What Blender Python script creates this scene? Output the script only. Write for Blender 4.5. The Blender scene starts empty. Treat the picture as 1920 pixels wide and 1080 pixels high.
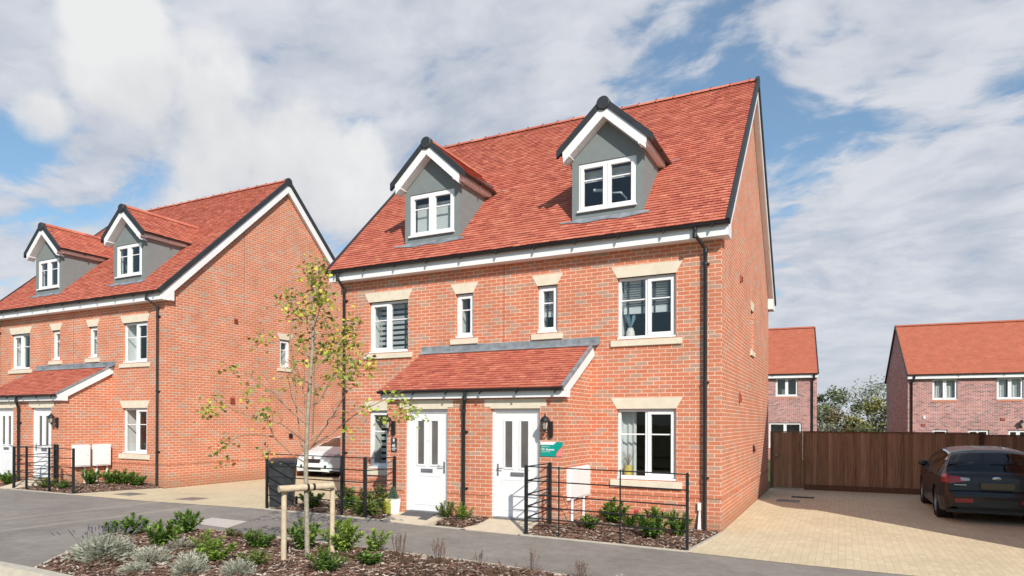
SUN_E=5.0; SKY_K=.10
import bpy, bmesh, math, random
import mathutils
from mathutils import Vector, Matrix
random.seed(7)
R = math.radians
sc = bpy.context.scene
COL = sc.collection

# ------------------------------------------------------------------ terrain
GP = [(-400,.05),(-16,.05),(-13,.055),(-9.5,.10),(-7,.092),(-5,.052),(-3,.034),(-1.2,.015),(0,0),(1.5,-.03),(6,-.06),(400,-.06)]
def gz(x):
    for (a,za),(b,zb) in zip(GP, GP[1:]):
        if x <= b: return za+(zb-za)*(x-a)/(b-a)
    return GP[-1][1]

# ------------------------------------------------------------------ materials
MAT = {}
def newmat(name):
    m = bpy.data.materials.new(name); m.use_nodes = True
    nt = m.node_tree; nt.nodes.clear()
    out = nt.nodes.new('ShaderNodeOutputMaterial')
    MAT[name] = m
    return m, nt, out
def N(nt, t, **kw):
    n = nt.nodes.new(t)
    for k, v in kw.items():
        if k.startswith('i_'): n.inputs[k[2:].replace('_',' ')].default_value = v
        else: setattr(n, k, v)
    return n
def L(nt, a, b): nt.links.new(a, b)
def bsdf(nt, out, rough=.6, metal=0., spec=.5, col=None):
    b = N(nt, 'ShaderNodeBsdfPrincipled'); b.inputs['Roughness'].default_value = rough
    b.inputs['Metallic'].default_value = metal; b.inputs['Specular IOR Level'].default_value = spec
    if col: b.inputs['Base Color'].default_value = (*col, 1)
    L(nt, b.outputs[0], out.inputs[0]); return b
def ramp(nt, stops, interp='LINEAR'):
    r = N(nt, 'ShaderNodeValToRGB'); cr = r.color_ramp; cr.interpolation = interp
    while len(cr.elements) < len(stops): cr.elements.new(.5)
    for e, (p, c) in zip(cr.elements, stops): e.position = p; e.color = (*c, 1)
    return r
def mixc(nt, a, b, fac, mode='MIX'):
    m = N(nt, 'ShaderNodeMix', data_type='RGBA', blend_type=mode)
    for s, v in ((m.inputs[6], a), (m.inputs[7], b), (m.inputs[0], fac)):
        if hasattr(v, 'is_linked') or isinstance(v, bpy.types.NodeSocket): L(nt, v, s)
        elif isinstance(v, (int, float)): s.default_value = v
        else: s.default_value = (*v, 1)
    return m.outputs[2]
def math_(nt, op, a, b=None, clamp=False):
    m = N(nt, 'ShaderNodeMath', operation=op, use_clamp=clamp)
    for s, v in ((m.inputs[0], a), (m.inputs[1], b)):
        if v is None: continue
        if isinstance(v, bpy.types.NodeSocket): L(nt, v, s)
        else: s.default_value = v
    return m.outputs[0]
def noise(nt, vec, scale, detail=4, rough=.55, dim='3D'):
    n = N(nt, 'ShaderNodeTexNoise', noise_dimensions=dim); n.inputs['Scale'].default_value = scale
    n.inputs['Detail'].default_value = detail; n.inputs['Roughness'].default_value = rough
    if vec is not None: L(nt, vec, n.inputs['Vector'])
    return n.outputs[0]
def maprange(nt, v, a, b, c=0., d=1., smooth=False):
    m = N(nt, 'ShaderNodeMapRange', interpolation_type='SMOOTHSTEP' if smooth else 'LINEAR')
    for s, x in zip(m.inputs[:5], (v, a, b, c, d)):
        if isinstance(x, bpy.types.NodeSocket): L(nt, x, s)
        else: s.default_value = x
    return m.outputs[0]
def bump(nt, b, h, strength, dist):
    n = N(nt, 'ShaderNodeBump'); n.inputs['Strength'].default_value = strength; n.inputs['Distance'].default_value = dist
    L(nt, h, n.inputs['Height']); L(nt, n.outputs[0], b.inputs['Normal'])

def plain(name, col, rough=.5, metal=0., spec=.5, var=.08, scale=3., bmp=0., bscale=80.):
    m, nt, out = newmat(name); b = bsdf(nt, out, rough, metal, spec)
    tc = N(nt, 'ShaderNodeTexCoord')
    n = noise(nt, tc.outputs['Object'], scale, 5)
    f = maprange(nt, n, .3, .7, 1-var, 1+var)
    L(nt, mixc(nt, col, f, 1., 'MULTIPLY'), b.inputs['Base Color'])
    r = maprange(nt, n, .3, .7, rough*.85, min(1, rough*1.15)); L(nt, r, b.inputs['Roughness'])
    if bmp: bump(nt, b, noise(nt, tc.outputs['Object'], bscale, 3), bmp, .004)
    return m

def brickmat(name, stops, mortar, patch, bw=.225, bh=.075, ms=.012, uvscale=1., stain=.12):
    m, nt, out = newmat(name); b = bsdf(nt, out, .85, spec=.25)
    uv = N(nt, 'ShaderNodeUVMap')
    # slight irregularity of the courses
    br = N(nt, 'ShaderNodeTexBrick', offset=.5, offset_frequency=2, squash=1.)
    br.inputs['Color1'].default_value = (0,0,0,1); br.inputs['Color2'].default_value = (1,1,1,1); br.inputs['Mortar'].default_value = (.5,.5,.5,1)
    br.inputs['Scale'].default_value = uvscale; br.inputs['Mortar Size'].default_value = ms/2; br.inputs['Mortar Smooth'].default_value = .25
    br.inputs['Bias'].default_value = 0.; br.inputs['Brick Width'].default_value = bw; br.inputs['Row Height'].default_value = bh
    wob = N(nt, 'ShaderNodeTexNoise'); wob.inputs['Scale'].default_value = 9.; L(nt, uv.outputs[0], wob.inputs['Vector'])
    vm = N(nt, 'ShaderNodeVectorMath', operation='MULTIPLY_ADD'); L(nt, wob.outputs['Color'], vm.inputs[0]); vm.inputs[1].default_value = (.006,.004,0); L(nt, uv.outputs[0], vm.inputs[2])
    L(nt, vm.outputs[0], br.inputs['Vector'])
    bw_ = N(nt, 'ShaderNodeRGBToBW'); L(nt, br.outputs['Color'], bw_.inputs[0])
    # large soft patches push the mix of bricks greyer or redder
    mpb = N(nt, 'ShaderNodeMapping'); mpb.inputs['Scale'].default_value = (.45,1.3,1); L(nt, uv.outputs[0], mpb.inputs[0])
    n1 = noise(nt, mpb.outputs[0], .9, 4, .6)
    v = math_(nt, 'ADD', bw_.outputs[0], maprange(nt, n1, .3, .7, -patch, patch), True)
    r = ramp(nt, stops, 'LINEAR'); L(nt, v, r.inputs[0])
    n2 = noise(nt, uv.outputs[0], 38., 4, .7)
    c = mixc(nt, r.outputs[0], maprange(nt, n2, .25, .75, .78, 1.2), 1., 'MULTIPLY')
    n3 = noise(nt, uv.outputs[0], 1.3, 5, .65)
    mort = mixc(nt, mortar, maprange(nt, n3, .3, .7, .85, 1.12), 1., 'MULTIPLY')
    c = mixc(nt, c, mort, br.outputs['Fac'])
    # weathering and white bloom
    c = mixc(nt, c, maprange(nt, n3, .3, .7, 1-stain, 1+stain), 1., 'MULTIPLY')
    bl = maprange(nt, noise(nt, uv.outputs[0], .8, 6, .7), .62, .80, 0., .22)
    c = mixc(nt, c, (.66,.52,.44), bl)
    su = N(nt, 'ShaderNodeSeparateXYZ'); L(nt, uv.outputs[0], su.inputs[0])
    dz = math_(nt, 'ADD', su.outputs[1], math_(nt, 'MULTIPLY', n3, -.35))
    c = mixc(nt, c, (.30,.16,.09), maprange(nt, dz, .22, -.10, 0., .55))
    L(nt, c, b.inputs['Base Color'])
    h = math_(nt, 'ADD', math_(nt, 'MULTIPLY', br.outputs['Fac'], -1.), math_(nt, 'MULTIPLY', n2, .35))
    bump(nt, b, h, .6, .006)
    return m

def tintmat(name, rough=.5, spec=.4, transl=0., var=.0, scale=30., bmp=0.):
    """base colour comes from the mesh's own per-piece colour attribute"""
    m, nt, out = newmat(name); b = bsdf(nt, out, rough, spec=spec)
    a = N(nt, 'ShaderNodeVertexColor', layer_name='tint')
    c = a.outputs[0]
    tc = N(nt, 'ShaderNodeTexCoord')
    if var:
        n = noise(nt, tc.outputs['Object'], scale, 4)
        c = mixc(nt, c, maprange(nt, n, .3, .7, 1-var, 1+var), 1., 'MULTIPLY')
        if bmp: bump(nt, b, n, bmp, .004)
    L(nt, c, b.inputs['Base Color'])
    if transl:
        t = N(nt, 'ShaderNodeBsdfTranslucent'); L(nt, mixc(nt, c, (1.2,1.25,.6), 1., 'MULTIPLY'), t.inputs[0])
        mx = N(nt, 'ShaderNodeMixShader'); mx.inputs[0].default_value = transl
        L(nt, b.outputs[0], mx.inputs[1]); L(nt, t.outputs[0], mx.inputs[2]); L(nt, mx.outputs[0], out.inputs[0])
    return m

def glassmat(name, tint=(.82,.86,.86), k=1.25, rough=.0):
    m, nt, out = newmat(name)
    t = N(nt, 'ShaderNodeBsdfTransparent'); t.inputs[0].default_value = (*tint, 1)
    g = N(nt, 'ShaderNodeBsdfGlossy'); g.inputs['Roughness'].default_value = rough; g.inputs[0].default_value = (1,1,1,1)
    lw = N(nt, 'ShaderNodeLayerWeight'); lw.inputs['Blend'].default_value = .5
    fr = math_(nt, 'ADD', math_(nt, 'MULTIPLY', math_(nt, 'POWER', lw.outputs['Facing'], 4.), .9), .05)
    tc = N(nt, 'ShaderNodeTexCoord')
    bp = N(nt, 'ShaderNodeBump'); bp.inputs['Strength'].default_value = .04; bp.inputs['Distance'].default_value = .02
    L(nt, noise(nt, tc.outputs['Object'], 1.6, 2), bp.inputs['Height']); L(nt, bp.outputs[0], g.inputs['Normal'])
    f = math_(nt, 'MULTIPLY', fr, k, True)
    mx = N(nt, 'ShaderNodeMixShader'); L(nt, f, mx.inputs[0]); L(nt, t.outputs[0], mx.inputs[1]); L(nt, g.outputs[0], mx.inputs[2])
    L(nt, mx.outputs[0], out.inputs[0]); return m

brickmat('red_brick', [(0,(.46,.275,.20)),(.06,(.42,.27,.20)),(.15,(.52,.20,.12)),(.40,(.57,.185,.10)),(.64,(.60,.215,.12)),(.87,(.55,.172,.095)),(.95,(.49,.26,.18)),(1,(.44,.275,.205))], (.78,.56,.42), .14, ms=.0135, stain=.09)
brickmat('multi_brick', [(0,(.17,.10,.10)),(.25,(.40,.17,.15)),(.5,(.50,.22,.19)),(.75,(.44,.20,.18)),(1,(.22,.14,.14))], (.74,.62,.57), .12, ms=.0145)
plain('upvc_white', (.83,.82,.82), .3, var=.03)
plain('white_fascia', (.81,.80,.80), .35, var=.05, scale=2.)
plain('door_white', (.79,.785,.79), .35, var=.03)
plain('cast_stone', (.70,.62,.49), .85, spec=.2, var=.07, scale=6., bmp=.25, bscale=120.)
plain('black_plastic', (.018,.018,.020), .38, var=.2)
plain('black_metal', (.014,.014,.015), .45, var=.2)
plain('verge_grey', (.028,.030,.034), .55, var=.2)
plain('dormer_render', (.20,.225,.225), .8, spec=.25, var=.05, scale=5., bmp=.2, bscale=200.)
plain('lead', (.22,.24,.26), .55, spec=.5, var=.35, scale=5.)
plain('plaster', (.75,.75,.73), .8, var=.04)
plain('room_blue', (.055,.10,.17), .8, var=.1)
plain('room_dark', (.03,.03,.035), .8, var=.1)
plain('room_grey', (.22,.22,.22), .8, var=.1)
plain('carpet', (.16,.15,.14), .95, var=.1)
plain('steel', (.55,.55,.56), .3, metal=1., var=.1)
plain('grey_metal', (.30,.30,.31), .4, metal=.6, var=.1)
plain('obscure_glass', (.13,.12,.115), .18, spec=.6, var=.25, scale=2.)
plain('vent_red', (.30,.07,.045), .6)
plain('concrete', (.50,.45,.37), .9, spec=.2, var=.12, scale=9., bmp=.3)
plain('pale_slab', (.56,.50,.45), .9, spec=.2, var=.08, scale=7., bmp=.2)
plain('tan_slab', (.58,.48,.36), .9, spec=.2, var=.07, scale=7., bmp=.2)
plain('doormat', (.09,.085,.085), .95, var=.2, scale=40.)
plain('tyre', (.012,.012,.012), .8, var=.2)
plain('rim', (.42,.42,.43), .3, metal=.9, var=.05)
plain('bin_plastic', (.022,.023,.026), .5, var=.25, scale=6.)
plain('stake_wood', (.54,.44,.31), .85, spec=.2, var=.18, scale=12., bmp=.4)
plain('bark', (.31,.275,.215), .9, spec=.2, var=.28, scale=22., bmp=.6)
plain('twig', (.32,.22,.15), .85, spec=.2, var=.2, scale=20.)
plain('far_bark', (.10,.085,.07), .9, var=.2)
plain('teal', (.0,.30,.24), .4, var=.03)
plain('sign_pink', (.80,.22,.20), .4, var=.03)
plain('plaque_grey', (.045,.047,.052), .4, var=.05)
plain('vase_white', (.72,.68,.63), .5, var=.05)
plain('vase_yellow', (.60,.45,.10), .5, var=.3, scale=14.)
plain('lamp_glass', (.42,.36,.30), .15, spec=.7, var=.15)
plain('blind_white', (.62,.63,.63), .7, var=.03)
plain('blind_slat', (.60,.61,.61), .6, var=.05)
plain('blind_tape', (.04,.045,.06), .8)
plain('curtain', (.62,.62,.62), .85, var=.06)
plain('red_tag', (.55,.03,.05), .5)
plain('teal_dark', (.02,.09,.09), .4)
tintmat('roof_tile', .75, .25, 0, .16, 26., .25)
tintmat('leaf', .42, .45, .28)
tintmat('matt_leaf', .8, .2, .15)
tintmat('chips', .95, .15, 0, .2, 60.)
def fencewood():
    m, nt, out = newmat('fence_wood'); b = bsdf(nt, out, .85, spec=.2)
    a = N(nt, 'ShaderNodeVertexColor', layer_name='tint'); tc = N(nt, 'ShaderNodeTexCoord')
    mp = N(nt, 'ShaderNodeMapping'); mp.inputs['Scale'].default_value = (34,34,1.6); L(nt, tc.outputs['Object'], mp.inputs[0])
    n = noise(nt, mp.outputs[0], 1., 6, .65); k = noise(nt, tc.outputs['Object'], 5.5, 5, .7)
    c = mixc(nt, a.outputs[0], maprange(nt, n, .3, .7, .62, 1.35), 1., 'MULTIPLY')
    c = mixc(nt, c, (.05,.025,.014), maprange(nt, k, .66, .74, 0., .6))
    L(nt, c, b.inputs['Base Color']); bump(nt, b, n, .5, .004)
fencewood()
glassmat('glass')
glassmat('car_glass', (.30,.33,.34), 1.1)

def far_roof():
    m, nt, out = newmat('far_roof_tile'); b = bsdf(nt, out, .8, spec=.25)
    uv = N(nt, 'ShaderNodeUVMap')
    br = N(nt, 'ShaderNodeTexBrick'); br.inputs['Color1'].default_value = (.42,.115,.065,1); br.inputs['Color2'].default_value = (.47,.145,.085,1); br.inputs['Mortar'].default_value = (.30,.085,.05,1)
    br.inputs['Scale'].default_value = 1; br.inputs['Mortar Size'].default_value = .008; br.inputs['Mortar Smooth'].default_value = .6; br.inputs['Brick Width'].default_value = .165; br.inputs['Row Height'].default_value = .1
    L(nt, uv.outputs[0], br.inputs['Vector'])
    n = noise(nt, uv.outputs[0], 2., 5)
    L(nt, mixc(nt, br.outputs[0], maprange(nt, n, .3, .7, .9, 1.1), 1., 'MULTIPLY'), b.inputs['Base Color'])
    bump(nt, b, math_(nt, 'MULTIPLY', br.outputs[1], -1.), .5, .01)
far_roof()

def asphalt():
    m, nt, out = newmat('asphalt'); b = bsdf(nt, out, .9, spec=.3)
    tc = N(nt, 'ShaderNodeTexCoord'); P = tc.outputs['Object']
    n1 = noise(nt, P, .45, 5, .6); n2 = noise(nt, P, 160., 2, .8); n3 = noise(nt, P, 5., 5, .7)
    c = mixc(nt, (.225,.198,.175), (.295,.263,.232), maprange(nt, n1, .35, .65))
    c = mixc(nt, c, maprange(nt, n2, .25, .75, .62, 1.4), 1., 'MULTIPLY')
    c = mixc(nt, c, maprange(nt, n3, .3, .7, .84, 1.14), 1., 'MULTIPLY')
    # faint long scuffs along the way of walking
    mp = N(nt, 'ShaderNodeMapping'); mp.inputs['Scale'].default_value = (.7,7.,1.); L(nt, P, mp.inputs[0])
    sc_ = maprange(nt, noise(nt, mp.outputs[0], 1.6, 6, .7), .58, .76, 0., .32)
    c = mixc(nt, c, (.44,.40,.35), sc_)
    # dusty wheel tracks over the crossing at the left
    sx = N(nt, 'ShaderNodeSeparateXYZ'); L(nt, P, sx.inputs[0])
    wob = math_(nt, 'MULTIPLY', math_(nt, 'SUBTRACT', noise(nt, P, .5, 2), .5), .5)
    for xc, sl, w in ((-12.6,-.05,.10),(-10.95,.02,.09),(-12.0,0.,.05),(-11.5,0.,.05)):
        xx = math_(nt, 'ADD', math_(nt, 'ADD', sx.outputs[0], -xc), wob)
        d = math_(nt, 'ABSOLUTE', xx)
        t = maprange(nt, d, w*.3, w*2.2, .55 if w > .06 else .22, 0., True)
        yy = maprange(nt, sx.outputs[1], -2.6, -3.2, 0., 1.)
        t = math_(nt, 'MULTIPLY', t, maprange(nt, noise(nt, P, 2.5, 5, .7), .3, .6, .3, 1.))
        c = mixc(nt, c, (.42,.36,.29), t)
    L(nt, c, b.inputs['Base Color'])
    bump(nt, b, n2, .5, .004)
asphalt()

def paving():
    m, nt, out = newmat('block_paving'); b = bsdf(nt, out, .9, spec=.25)
    tc = N(nt, 'ShaderNodeTexCoord'); P = tc.outputs['Object']
    br = N(nt, 'ShaderNodeTexBrick', offset=.5)
    br.inputs['Color1'].default_value = (.60,.50,.33,1); br.inputs['Color2'].default_value = (.67,.565,.385,1); br.inputs['Mortar'].default_value = (.52,.43,.285,1)
    br.inputs['Scale'].default_value = 1; br.inputs['Mortar Size'].default_value = .004; br.inputs['Mortar Smooth'].default_value = .3; br.inputs['Brick Width'].default_value = .2; br.inputs['Row Height'].default_value = .1
    mp = N(nt, 'ShaderNodeMapping'); mp.inputs['Rotation'].default_value = (0,0,R(90)); L(nt, P, mp.inputs[0]); L(nt, mp.outputs[0], br.inputs['Vector'])
    n1 = noise(nt, P, .6, 5, .6); n2 = noise(nt, P, 60., 3, .7)
    c = mixc(nt, br.outputs[0], maprange(nt, n1, .3, .7, .9, 1.08), 1., 'MULTIPLY')
    c = mixc(nt, c, maprange(nt, n2, .3, .7, .86, 1.12), 1., 'MULTIPLY')
    L(nt, c, b.inputs['Base Color'])
    bump(nt, b, math_(nt, 'MULTIPLY', br.outputs[1], -1.), .45, .005)
paving()

def mulch():
    m, nt, out = newmat('mulch'); b = bsdf(nt, out, 1., spec=.1)
    tc = N(nt, 'ShaderNodeTexCoord'); P = tc.outputs['Object']
    mp = N(nt, 'ShaderNodeMapping'); mp.inputs['Scale'].default_value = (1,2.2,1); L(nt, P, mp.inputs[0])
    n = noise(nt, mp.outputs[0], 26., 6, .75); n2 = noise(nt, P, 1.2, 4)
    r = ramp(nt, [(.25,(.045,.028,.021)),(.42,(.17,.095,.068)),(.58,(.30,.185,.135)),(.78,(.52,.41,.33))]); L(nt, n, r.inputs[0])
    c = mixc(nt, r.outputs[0], maprange(nt, n2, .3, .7, .75, 1.25), 1., 'MULTIPLY')
    L(nt, c, b.inputs['Base Color']); bump(nt, b, n, 1., .03)
mulch()

def groundmat():
    m, nt, out = newmat('soil_grass'); b = bsdf(nt, out, 1., spec=.1)
    tc = N(nt, 'ShaderNodeTexCoord'); n = noise(nt, tc.outputs['Object'], .15, 8, .7)
    r = ramp(nt, [(.3,(.05,.07,.025)),(.5,(.09,.10,.04)),(.7,(.16,.13,.08))]); L(nt, n, r.inputs[0]); L(nt, r.outputs[0], b.inputs['Base Color'])
groundmat()
def roadmat():
    m, nt, out = newmat('road_surface'); b = bsdf(nt, out, .9, spec=.3)
    tc = N(nt, 'ShaderNodeTexCoord'); P = tc.outputs['Object']
    br = N(nt, 'ShaderNodeTexBrick'); br.inputs['Color1'].default_value = (.40,.33,.22,1); br.inputs['Color2'].default_value = (.50,.41,.28,1); br.inputs['Mortar'].default_value = (.30,.25,.18,1)
    br.inputs['Scale'].default_value = 1; br.inputs['Mortar Size'].default_value = .004; br.inputs['Brick Width'].default_value = .2; br.inputs['Row Height'].default_value = .1
    L(nt, P, br.inputs['Vector'])
    L(nt, mixc(nt, br.outputs[0], maprange(nt, noise(nt, P, 1.1, 6, .7), .3, .7, .75, 1.15), 1., 'MULTIPLY'), b.inputs['Base Color'])
roadmat()
def carpaint(name, col, coat=1., rough=.35):
    m, nt, out = newmat(name); b = bsdf(nt, out, rough, spec=.5, col=col)
    b.inputs['Coat Weight'].default_value = coat; b.inputs['Coat Roughness'].default_value = .04
carpaint('paint_dark', (.0028,.0022,.003), .28, .4); carpaint('paint_white', (.64,.76,.79), .4, .4)
carpaint('tail_red', (.34,.006,.010), .5); carpaint('lamp_clear', (.42,.43,.45), rough=.15)
plain('plate_yellow', (.10,.09,.05), .5)

# ------------------------------------------------------------------ mesh builder
class MB:
    def __init__(s): s.v=[]; s.f=[]; s.uv=[]; s.col=[]; s.cur=None; s.sm=[]; s.smooth=False
    def face(s, pts, uv=None):
        i = len(s.v); s.v += [tuple(p) for p in pts]; s.f.append(tuple(range(i, i+len(pts))))
        if uv is None:
            n = Vector((0,0,0)); P = [Vector(p) for p in pts]
            for a, b in zip(P, P[1:]+P[:1]): n += a.cross(b)
            ax = max(range(3), key=lambda k: abs(n[k]))
            uv = [((p[1],p[2]),(p[0],p[2]),(p[0],p[1]))[ax] for p in P]
        s.uv.append(uv); s.col.append(s.cur); s.sm.append(s.smooth)
    def box(s, x0,x1,y0,y1,z0,z1):
        p=[(x,y,z) for z in (z0,z1) for y in (y0,y1) for x in (x0,x1)]
        for q in ((0,2,3,1),(4,5,7,6),(0,1,5,4),(1,3,7,5),(3,2,6,7),(2,0,4,6)): s.face([p[k] for k in q])
    def hexa(s, p):   # 8 points, bottom 4 ccw, top 4 ccw
        for q in ((3,2,1,0),(4,5,6,7),(0,1,5,4),(1,2,6,5),(2,3,7,6),(3,0,4,7)): s.face([p[k] for k in q])
    def obox(s, a, b, w, h, up=(0,0,1)):   # bar from a to b, width w (sideways), height h (along up)
        a=Vector(a); b=Vector(b); d=(b-a).normalized(); u=Vector(up); sd=d.cross(u).normalized(); u=sd.cross(d)
        P=[]
        for c in (a,b): P.append([c+sd*i*w/2+u*j*h/2 for i,j in ((-1,-1),(1,-1),(1,1),(-1,1))])
        s.hexa(P[0]+P[1])
    def tube(s, pts, rad, seg=8, caps=True):
        pts=[Vector(p) for p in pts]; n=len(pts)
        if not isinstance(rad,(list,tuple)): rad=[rad]*n
        rings=[]; prev=None
        for i,p in enumerate(pts):
            d=(pts[min(i+1,n-1)]-pts[max(i-1,0)]); d=d.normalized() if d.length>1e-9 else Vector((0,0,1))
            if prev is None: u=d.orthogonal().normalized()
            else:
                u=prev-d*prev.dot(d); u=u.normalized() if u.length>1e-6 else d.orthogonal().normalized()
            prev=u; w=d.cross(u)
            rings.append([p+(u*math.cos(2*math.pi*k/seg)+w*math.sin(2*math.pi*k/seg))*rad[i] for k in range(seg)])
        i0=len(s.v)
        for r in rings: s.v += [tuple(q) for q in r]
        for i in range(n-1):
            for k in range(seg):
                a=i0+i*seg+k; b=i0+i*seg+(k+1)%seg
                s.f.append((a,b,b+seg,a+seg)); s.uv.append([(k/seg,i),((k+1)/seg,i),((k+1)/seg,i+1),(k/seg,i+1)]); s.col.append(s.cur); s.sm.append(True)
        if caps:
            for r,rev in ((rings[0],True),(rings[-1],False)): s.face(list(reversed(r)) if rev else r)
    def lathe(s, c, prof, seg=16, axis=(0,0,1)):
        c=Vector(c); ax=Vector(axis).normalized(); u=ax.orthogonal().normalized(); w=ax.cross(u)
        rings=[[c+ax*h+(u*math.cos(2*math.pi*k/seg)+w*math.sin(2*math.pi*k/seg))*r for k in range(seg)] for r,h in prof]
        sm=s.smooth; s.smooth=True
        for a,b in zip(rings,rings[1:]):
            for k in range(seg):
                k2=(k+1)%seg; s.face([a[k],a[k2],b[k2],b[k]])
        s.smooth=sm
    def extr(s, poly, axis, a, b):   # poly: list of 2d in the other two axes order, extruded along axis from a to b
        def P(p,t):
            return {'x':(t,p[0],p[1]),'y':(p[0],t,p[1]),'z':(p[0],p[1],t)}[axis]
        n=len(poly)
        s.face([P(p,a) for p in poly]); s.face([P(p,b) for p in reversed(poly)])
        for i in range(n):
            p,q=poly[i],poly[(i+1)%n]; s.face([P(p,a),P(p,b),P(q,b),P(q,a)])
    def build(s, name, mat, parent=None, loc=None, sharp=None):
        off = Vector((0,0,0))
        if parent is not None:
            o=parent
            while o: off += o.location; o=o.parent
        elif loc is not None: off = Vector(loc)
        me=bpy.data.meshes.new(name)
        me.from_pydata([tuple(Vector(p)-off) for p in s.v],[],s.f)
        uvl=me.uv_layers.new(name='UVMap'); k=0
        flat=[c for u in s.uv for q in u for c in q]; uvl.data.foreach_set('uv',flat)
        if any(c is not None for c in s.col):
            ca=me.color_attributes.new('tint','FLOAT_COLOR','CORNER'); fl=[]
            for c,f in zip(s.col,s.f):
                c=c or (.5,.5,.5)
                fl += [c[0],c[1],c[2],1.]*len(f)
            ca.data.foreach_set('color',fl)
        me.polygons.foreach_set('use_smooth',s.sm)
        me.materials.append(MAT[mat]); me.update()
        if sharp is not None: me.set_sharp_from_angle(angle=R(sharp))
        o=bpy.data.objects.new(name,me); COL.objects.link(o)
        if parent is not None: o.parent=parent
        elif loc is not None: o.location=loc
        return o

def tag(o, label=None, cat=None, group=None, kind=None):
    if label: o['label']=label
    if cat: o['category']=cat
    if group: o['group']=group
    if kind: o['kind']=kind
    return o
def empty(name, loc, label, cat, group=None):
    o=bpy.data.objects.new(name,None); COL.objects.link(o); o.location=loc; o.empty_display_size=.2
    return tag(o,label,cat,group)
def copy_tree(o, parent=None):
    c=o.copy(); COL.objects.link(c); c.parent=parent
    for ch in list(o.children): copy_tree(ch,c)
    return c
def shade(c, k): return tuple(max(0,x*k) for x in c)
def lerp(a,b,t): return tuple(x+(y-x)*t for x,y in zip(a,b))
# ------------------------------------------------------------------ house
def cells(mb, M, u0,u1,v0,v1, openings):
    us=sorted({u0,u1}|{a for o in openings for a in o[:2] if u0<a<u1}); vs=sorted({v0,v1}|{a for o in openings for a in o[2:4] if v0<a<v1})
    for a,b in zip(us,us[1:]):
        for c,d in zip(vs,vs[1:]):
            mu,mv=(a+b)/2,(c+d)/2
            if any(o[0]<mu<o[1] and o[2]<mv<o[3] for o in openings): continue
            mb.face([M(a,c),M(b,c),M(b,d),M(a,d)])
def mbox(mb, M, u0,u1,d0,d1,z0,z1):
    mb.hexa([M(u0,d0,z0),M(u1,d0,z0),M(u1,d1,z0),M(u0,d1,z0),M(u0,d0,z1),M(u1,d0,z1),M(u1,d1,z1),M(u0,d1,z1)])

rt = random.Random(11)
def tilecol():
    r=rt.random()
    if r<.60: c=lerp((.51,.142,.094),(.56,.168,.108),rt.random())
    elif r<.82: c=lerp((.56,.18,.115),(.61,.215,.135),rt.random())
    else: c=lerp((.42,.112,.08),(.48,.13,.09),rt.random())
    return shade(c, rt.uniform(.94,1.06))
def tiled(mb, P, nrm, length, xr, cuts=(), gauge=.1, tw=.165, axis=0):
    """rows of single plain tiles; P(x,v) gives the point on the slope, xr(v) the x range at v"""
    k=0; nrm=Vector(nrm)
    while k*gauge < length-1e-6:
        v0=k*gauge; v1=min(length,v0+gauge)
        x0,x1=xr(v0); x=x0-(tw/2 if k%2 else 0)
        while x<x1:
            a=max(x,x0); b=min(x+tw,x1); x+=tw
            if b-a<.01: continue
            m=(a+b)/2
            if any(c[0]<m<c[1] and c[2]<(v0+v1)/2<c[3] for c in cuts): continue
            mb.cur=tilecol(); h=.021+rt.uniform(-.004,.005); h2=h+rt.uniform(-.002,.002); g=.0015
            A=P(a+g,v0)+nrm*h; B=P(b-g,v0)+nrm*h2; C=P(b-g,v1)+nrm*.005; D=P(a+g,v1)+nrm*.005
            mb.face([A,B,C,D]); mb.cur=shade(mb.cur,.7); mb.face([P(a+g,v0)-nrm*.004,P(b-g,v0)-nrm*.004,B,A])  # riser gets a darkened tile colour, shade painted between the rows
        k+=1
    mb.cur=None

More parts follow.
